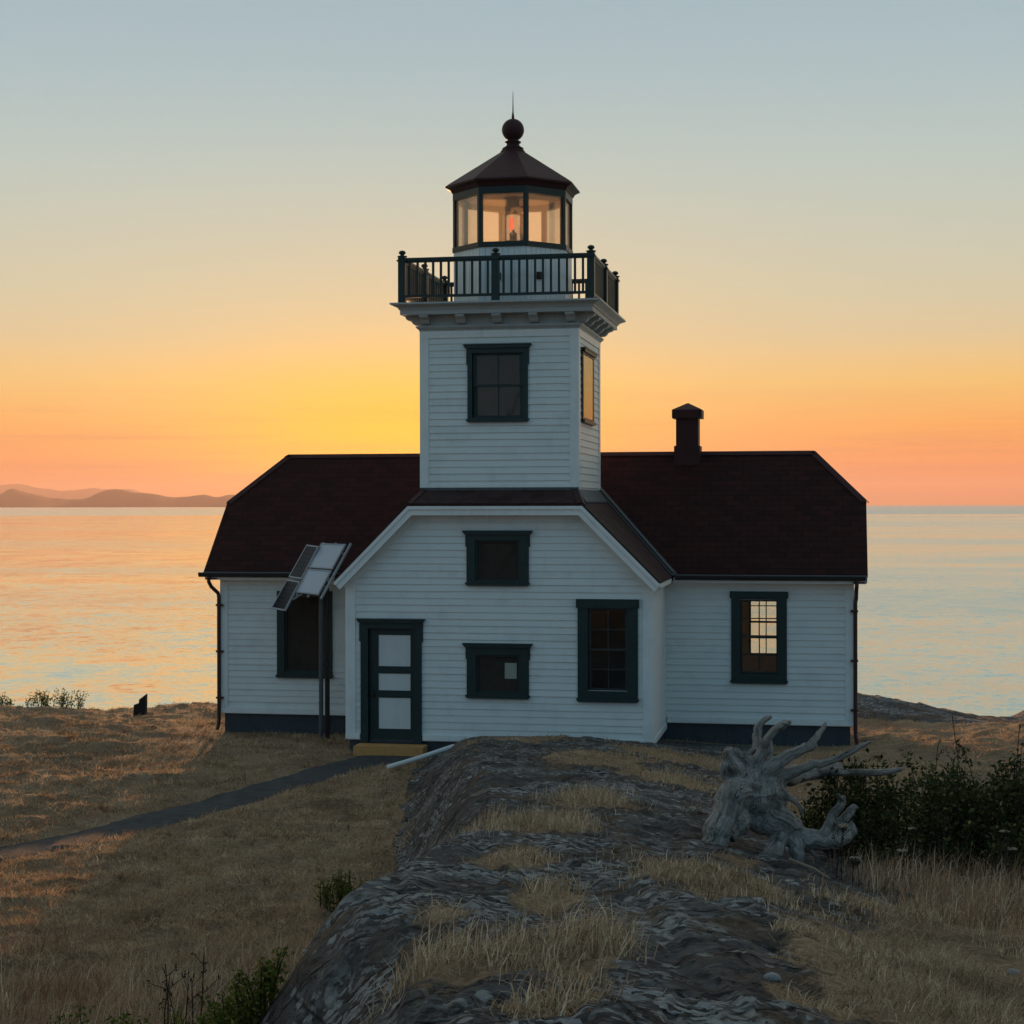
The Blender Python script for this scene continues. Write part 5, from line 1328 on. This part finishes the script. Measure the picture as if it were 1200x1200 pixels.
X, Y = plan(uu, vv); PP.append(np.stack([X, Y, height(X, Y)], -1)); LL.append(0.27 * rs.uniform(0.2, 1.1, len(uu)) * (0.4 + 0.9 * vnoise(uu * 1.7, vv * 1.5, 108))); TT.append(rs.normal(0.5, 0.32, len(uu)))
P = np.concatenate(PP)
g5 = blades('tall_rusty_grass', P, np.concatenate(LL), 0.0045, M['rust'], 0.30, 14, np.concatenate(TT), bend=0.7, wind=(0.5, 0.0))
tag(g5, 'tall rusty brown grass at the lower left and beside the dark shrubs', 'grass', kind='stuff')

# ------------------------------------------------------------------ SHRUBS, HERBS, STALKS
def leaves_mesh(name, P, size, mat, seed, parent=None, up=0.3, tint=None, aspect=0.5):
    """folded leaf: two triangles either side of a midrib"""
    rs = np.random.RandomState(seed); n = len(P)
    d = rs.normal(0, 1, (n, 3)); d[:, 2] = d[:, 2] * 0.6 + up; d /= np.linalg.norm(d, axis=1)[:, None]
    r = rs.normal(0, 1, (n, 3)); s_ = np.cross(d, r); s_ /= np.linalg.norm(s_, axis=1)[:, None]; nn = np.cross(s_, d)
    L = (size * rs.uniform(0.6, 1.3, n))[:, None]
    a = P; tip = P + d * L; mid = P + d * L * 0.45
    l = mid + s_ * L * aspect * 0.5 + nn * L * 0.08; q = mid - s_ * L * aspect * 0.5 + nn * L * 0.08
    V_ = np.stack([a, l, tip, q], 1).reshape(-1, 3)
    k = (np.arange(n) * 4)[:, None]
    tri = np.concatenate([k + np.array([[0, 1, 2]]), k + np.array([[0, 2, 3]])], 1).reshape(-1).astype(np.int32)
    me = bpy.data.meshes.new(name); me.vertices.add(n * 4); me.vertices.foreach_set('co', V_.ravel().astype(np.float32))
    me.loops.add(len(tri)); me.loops.foreach_set('vertex_index', tri); me.polygons.add(n * 2); me.polygons.foreach_set('loop_start', np.arange(0, n * 6, 3, dtype=np.int32)); me.update(calc_edges=True)
    if tint is None: tint = np.clip(rs.normal(0.45, 0.22, n), 0, 1)
    at = me.attributes.new('tint', 'FLOAT', 'POINT'); at.data.foreach_set('value', np.repeat(tint, 4).astype(np.float32)); me.materials.append(mat)
    o = bpy.data.objects.new(name, me); COL.objects.link(o)
    if parent: o.parent = parent
    return o

def shrub(name, u, v, w, h, nst, nleaf, size, label, cat, group, seed, leaf='leaf', spread=0.35, group_depth=0.7):
    rs = np.random.RandomState(seed); x, y = plan(u, v); z = gz_at(u, v)
    root = empty(name, (x, y, z)); tag(root, label, cat, group)
    stems = MB(); LP = []
    for i in range(nst):
        a = rs.uniform(0, 2 * np.pi); r = math.sqrt(rs.uniform(0, 1))
        bx, by = r * w * math.cos(a), r * w * group_depth * math.sin(a)
        gx, gy = x + bx, y + by
        bz = float(height(np.array([gx]), np.array([gy]))[0]) - z
        hh = h * rs.uniform(0.55, 1.12) * (1 - 0.28 * r * r)
        lx, ly = rs.normal(0, spread * hh * 0.5), rs.normal(0, spread * hh * 0.5)
        pts = [(bx, by, bz - 0.03), (bx + lx * 0.3, by + ly * 0.3, bz + hh * 0.4), (bx + lx * 0.65, by + ly * 0.65, bz + hh * 0.75), (bx + lx, by + ly, bz + hh)]
        stems.tube(pts, [0.006, 0.005, 0.004, 0.002], 5)
        P_ = np.array(pts)
        t = rs.uniform(0.12, 1.0, nleaf // nst) ** 0.8
        q = np.stack([np.interp(t, [0, .4, .75, 1], P_[:, k]) for k in range(3)], -1)
        q += rs.normal(0, size * 0.75, q.shape) * np.array([1, 1, 0.6])
        LP.append(q)
    stems.build('stem', M['stalk'], root)
    leaves_mesh('foliage', np.concatenate(LP), size, M[leaf], seed + 1, root)
    return root
SG = 'dark shrubs beside the driftwood'
shrub('shrub', 3.05, 13.75, .58, .84, 62, 5200, .052, 'dark leafy shrub right behind the driftwood trunk', 'shrub', SG, 201)
shrub('shrub', 3.85, 13.60, .62, .90, 66, 5600, .052, 'dark leafy shrub at the tip of the driftwood branch', 'shrub', SG, 211)
shrub('shrub', 4.65, 13.70, .62, .86, 64, 5200, .050, 'dark leafy shrub right of the shrub at the driftwood tip', 'shrub', SG, 221)
shrub('shrub', 5.55, 13.9, .68, .82, 60, 5000, .050, 'dark leafy shrub cut off by the right edge of the picture', 'shrub', SG, 231)
shrub('shrub', 4.3, 15.2, .9, .84, 60, 4600, .054, 'taller leafy shrub standing behind the row of dark shrubs', 'shrub', SG, 241)
shrub('shrub', 2.80, 14.3, .40, .50, 40, 2600, .046, 'small leafy shrub between the driftwood roots and its trunk', 'shrub', SG, 271)
shrub('shrub', 3.1, 13.15, .40, .52, 40, 2600, .042, 'low dark shrub in the shade under the driftwood branch', 'shrub', SG, 251)
shrub('shrub', 4.1, 12.75, .55, .50, 44, 2800, .042, 'low dark shrub in front of the taller shrubs', 'shrub', SG, 261)
HG = 'green herbs at the lower left'
shrub('herb_plant', -1.50, 8.6, .32, .34, 60, 5200, .030, 'yellowish green leafy herb against the rock at the bottom edge', 'herb', HG, 301, 'herb')
shrub('herb_plant', -1.90, 8.9, .40, .40, 64, 6400, .030, 'green leafy herb left of the yellowish one', 'herb', HG, 311, 'herb')
shrub('herb_plant', -2.35, 9.4, .42, .40, 58, 5600, .030, 'leftmost green herb among the dry stalks', 'herb', HG, 331, 'herb')
shrub('herb_plant', -1.45, 14.8, .26, .17, 40, 1500, .026, 'olive green bush under the middle of the rock ledge', 'herb', HG, 341, 'herb')
shrub('herb_plant', -1.75, 18.2, .34, .36, 40, 1800, .034, 'small olive bush under the far part of the rock ledge', 'herb', HG, 351, 'herb')
# weeds on the left shore edge
WG = 'weeds on the left shore'
for i, (u, v, w, h, lb) in enumerate([(-10.55, 40.6, .30, .55, 'tall dry weed clump nearest the stump on the left shore'), (-11.3, 40.8, .35, .50, 'middle dry weed clump on the left shore'), (-12.2, 40.6, .35, .30, 'low dry weed clump at the left shore near the picture edge')]):
    shrub('weed_clump', u, v, w, h, 26, 420, .06, lb, 'weeds', WG, 401 + 10 * i, 'herb', 0.6)

def stalk_plant(u, v, h, seed, label, group, head=False, n=5):
    rs = random.Random(seed); x, y = plan(u, v); z = gz_at(u, v)
    mb = MB(); fl = MB()
    for i in range(n):
        bx, by = rs.gauss(0, .03), rs.gauss(0, .03); hh = h * rs.uniform(.6, 1.05); lx = rs.gauss(0.05, .08) * hh; ly = rs.gauss(0, .06) * hh
        pts = [(x + bx, y + by, z - .03), (x + bx + lx * .4 + rs.gauss(0, .006), y + by, z + hh * .5), (x + bx + lx, y + by + ly, z + hh)]
        mb.tube(pts, [.0055, .0045, .003], 5)
        for k in range(4):
            t = rs.uniform(.35, .95); bp = Vector(pts[1]).lerp(Vector(pts[2]), (t - .3) / .7)
            q = bp + Vector((rs.gauss(0, .045), rs.gauss(0, .04), rs.uniform(.03, .09)))
            mb.tube([bp, q], [.003, .0018], 4)
            for j in range(3):
                c_ = q + Vector((rs.gauss(0, .008), rs.gauss(0, .008), rs.gauss(0, .01))); mb.lathe([(.001, c_.z - .008), (.006, c_.z), (.001, c_.z + .008)], (c_.x, c_.y), 5)
        if head:
            tx = pts[2]
            for j in range(14):
                a = rs.uniform(0, 6.28); r = .032 * math.sqrt(rs.random()); cx_, cy_ = tx[0] + r * math.cos(a), tx[1] + r * math.sin(a); cz = tx[2] + .02 - r * .15
                fl.lathe([(.002, cz - .006), (.012, cz), (.009, cz + .006), (.001, cz + .009)], (cx_, cy_), 6)
                mb.tube([Vector(tx) - Vector((0, 0, .03)), (cx_, cy_, cz - .004)], [.0018, .0012], 4)
    if head:
        root = empty('yarrow_plant', (x, y, z)); tag(root, label, 'yarrow', group)
        for m_, nm, mt in ((mb, 'stem', M['stalk']), (fl, 'flower_head', M['umbel'])):
            o = m_.build(nm, mt, root); o.matrix_parent_inverse = Matrix.Translation(-root.location)
        return root
    o = mb.build('dry_stalk', M['stalk']); tag(o, label, 'dry stalk', group); return o
DG = 'dark dry stalks at the lower left'
for i, (u, v, h, lb) in enumerate([(-2.22, 10.9, .52, 'dark dry stalks leftmost above the green herbs'), (-2.02, 10.7, .60, 'tallest dark branching stalks above the green herbs'), (-1.72, 11.0, .46, 'dark dry stalks nearest the rock face')]):
    stalk_plant(u, v, h, 500 + i, lb, DG, n=3)
RG = 'thin dark stalks rising above the shrubs'
for i in range(14):
    u_ = 2.75 + i * 0.235 + random.uniform(-.08, .08)
    stalk_plant(u_, 14.3 + random.uniform(-.3, .6), random.uniform(.85, 1.2), 540 + i, 'thin dark dry stalk standing above the dark shrubs on the right', RG, n=2)
YG = 'yarrow with pale dried flower heads in front of the shrubs'
for i, (u, v, h, lb) in enumerate([(2.30, 12.0, .36, 'yarrow with flat dried head nearest the driftwood roots'), (2.36, 11.8, .24, 'low yarrow with drooping pale head below the dark shrubs'), (2.75, 12.1, .42, 'yarrow with two pale heads under the driftwood branch tip'), (3.55, 12.2, .42, 'yarrow rightmost among the dark shrubs')]):
    stalk_plant(u, v, h, 580 + i, lb, YG, True, 2)

# fallen twigs and loose stones
tw = MB().tube([dz for dz in [(*plan(2.28, 10.9), gz_at(2.28, 10.9) + .03), (*plan(2.33, 10.6), gz_at(2.33, 10.6) + .035), (*plan(2.44, 10.3), gz_at(2.44, 10.3) + .02)]], [.011, .013, .009], 6).build('fallen_twig', M['twig'])
tag(tw, 'pale curved twig lying on the ground below the driftwood', 'twig')
tw = MB().tube([(*plan(1.98, 12.2), gz_at(1.98, 12.2) + .03), (*plan(2.12, 11.95), gz_at(2.12, 11.95) + .03), (*plan(2.2, 11.8), gz_at(2.2, 11.8) + .03)], [.010, .012, .008], 6).build('fallen_twig', M['twig'])
tag(tw, 'straight pale twig lying at the foot of the driftwood', 'twig')
def stone(u, v, r, seed, label, group):
    rs = np.random.RandomState(seed); bm = bmesh.new(); bmesh.ops.create_icosphere(bm, subdivisions=2, radius=1)
    for p in bm.verts:
        k = 1 + 0.35 * float(fbm(np.array(p.co.x * 1.6 + seed), np.array(p.co.y * 1.6 + p.co.z * 1.3), 2, seed)); p.co = Vector((p.co.x * r * k * 1.2, p.co.y * r * k, p.co.z * r * k * 0.62))
    me = bpy.data.meshes.new('stone'); bm.to_mesh(me); bm.free(); me.materials.append(M['lead'])
    o = bpy.data.objects.new('stone', me); COL.objects.link(o); x, y = plan(u, v); o.location = (x, y, gz_at(u, v) + r * .2); o.rotation_euler = (0, 0, rs.uniform(0, 6))
    tag(o, label, 'stone', group)
for i, (u, v, r, lb) in enumerate([(1.28, 8.9, .030, 'pale rounded stone on the scree below the bright grass patch'), (1.33, 8.7, .020, 'smaller pale stone touching the scree below the bright grass patch'), (1.05, 6.9, .034, 'angular grey stone near the bottom of the dark scree'), (1.75, 10.6, .026, 'grey stone between the driftwood and the grass patch'), (-1.12, 9.2, .018, 'white chip of stone on the dark left rock face'), (2.5, 8.5, .03, 'grey stone in the dry grass at the lower right')]):
    stone(u, v, r, 600 + i, lb, 'loose stones on the rock')

# ------------------------------------------------------------------ SKY, SUN, CAMERA
w = bpy.data.worlds.new('World'); scene.world = w; w.use_nodes = True
nt = w.node_tree; nt.nodes.clear(); g = N(nt)
out = nt.nodes.new('ShaderNodeOutputWorld'); bgd = nt.nodes.new('ShaderNodeBackground'); nt.links.new(bgd.outputs[0], out.inputs[0])
dirv = g.n('ShaderNodeTexCoord').outputs['Generated']
sep = g.n('ShaderNodeSeparateXYZ'); g.link(dirv, sep.inputs[0])
el = g.math('ARCSINE', sep.outputs['Z'])
fac = g.math('POWER', g.math('MAXIMUM', g.math('DIVIDE', el, math.pi / 2), 0.0), 0.5)
hl = g.math('SQRT', g.math('ADD', g.math('MULTIPLY', sep.outputs['X'], sep.outputs['X']), g.math('MULTIPLY', sep.outputs['Y'], sep.outputs['Y'])))
dot = g.math('ADD', g.math('MULTIPLY', sep.outputs['X'], float(_sd[0])), g.math('MULTIPLY', sep.outputs['Y'], float(_sd[1])))
cosaz = g.math('DIVIDE', dot, g.math('MAXIMUM', hl, 0.0001))
def lin(c): return tuple((k / 255 / 12.92) if k / 255 <= 0.04045 else ((k / 255 + 0.055) / 1.055) ** 2.4 for k in c)
def ek(deg): return math.sqrt(deg / 90)
WEST = [(0, (212, 114, 84)), (0.35, (222, 116, 76)), (0.9, (240, 128, 72)), (1.5, (252, 150, 74)), (2.64, (253, 174, 82)), (4.07, (243, 199, 116)), (4.9, (233, 202, 142)), (5.6, (219, 203, 160)), (6.9, (207, 205, 174)), (8.4, (198, 204, 184)), (11.2, (183, 202, 196)), (14.1, (169, 193, 198)), (17, (158, 185, 195)), (25, (178, 188, 184)), (40, (176, 178, 172)), (60, (158, 164, 166)), (90, (126, 146, 160))]
EAST = [(0, (112, 137, 158)), (2, (116, 144, 166)), (6, (123, 157, 177)), (12, (120, 163, 184)), (25, (111, 158, 183)), (50, (97, 141, 170)), (90, (122, 145, 161))]
west = g.ramp(fac, [(ek(d), lin(c)) for d, c in WEST]); east = g.ramp(fac, [(ek(d), lin(c)) for d, c in EAST])
azf = g.n('ShaderNodeMapRange', interpolation_type='SMOOTHSTEP'); g.link(cosaz, azf.inputs[0]); azf.inputs[1].default_value = -0.85; azf.inputs[2].default_value = 0.25
sky = g.mix(azf.outputs[0], east, west)
# glow about the sun that has just sunk into the haze
an = g.math('ARCCOSINE', g.math('MINIMUM', cosaz, 1.0))
def glow(wa, we, e0, k, col, sky, gain=1.0):
    a2 = g.math('DIVIDE', an, R(wa)); e2 = g.math('DIVIDE', g.math('SUBTRACT', el, R(e0)), R(we))
    gl = g.math('EXPONENT', g.math('MULTIPLY', g.math('ADD', g.math('MULTIPLY', a2, a2), g.math('MULTIPLY', e2, e2)), -1.0))
    return g.mix(g.math('MULTIPLY', gl, k), sky, tuple(gain * q for q in lin(col)))
sky = glow(13, 5.0, 5.0, 0.45, (250, 217, 165), sky)
sky = glow(7.0, 3.0, 1.8, 0.95, (255, 186, 30), sky, 1.55)
# a few thin stratus streaks low down
mp = g.n('ShaderNodeMapping'); g.link(dirv, mp.inputs[0]); mp.inputs['Scale'].default_value = (5, 5, 150)
cn = g.ramp(g.noise(mp.outputs[0], 1.3, 5, 0.6, 0.4), [(0.50, 0.0), (0.72, 1.0)])
low = g.n('ShaderNodeMapRange', interpolation_type='SMOOTHSTEP'); g.link(el, low.inputs[0]); low.inputs[1].default_value = R(5.0); low.inputs[2].default_value = R(0.6)
sky = g.mix(g.math('MULTIPLY', g.math('MULTIPLY', cn, low.outputs[0]), 0.42), sky, lin((196, 122, 108)))
g.link(sky, bgd.inputs[0]); bgd.inputs[1].default_value = 1.0

sl = bpy.data.lights.new('sun', 'SUN'); sl.energy = 5.0; sl.angle = R(0.6); sl.color = (1.0, 0.48, 0.20)
so = bpy.data.objects.new('sun', sl); COL.objects.link(so); so.rotation_euler = SUN_DIR.to_track_quat('Z', 'Y').to_euler()

cd = bpy.data.cameras.new('camera'); cam = bpy.data.objects.new('camera', cd); COL.objects.link(cam)
cd.sensor_width = 36; cd.sensor_fit = 'HORIZONTAL'; cd.lens = 36 * 2000 / 1200; cd.clip_start = 0.1; cd.clip_end = 120000
fwd = Vector((FW[0], FW[1], -8.2 / 2000)).normalized(); rt_ = Vector((RT[0], RT[1], 0)); up_ = rt_.cross(fwd)
ro = math.atan(0.0016); rt2 = rt_ * math.cos(ro) - up_ * math.sin(ro); up2 = up_ * math.cos(ro) + rt_ * math.sin(ro)
mw = Matrix((rt2, up2, -fwd)).transposed().to_4x4(); mw.translation = Vector(CAM); cam.matrix_world = mw
scene.camera = cam
scene.view_settings.view_transform = 'Standard'; scene.view_settings.look = 'None'; scene.view_settings.exposure = 0; scene.view_settings.gamma = 1
scene.cycles.use_denoising = True
scene.cycles.max_bounces = 8; scene.cycles.transparent_max_bounces = 16; scene.cycles.volume_bounces = 0
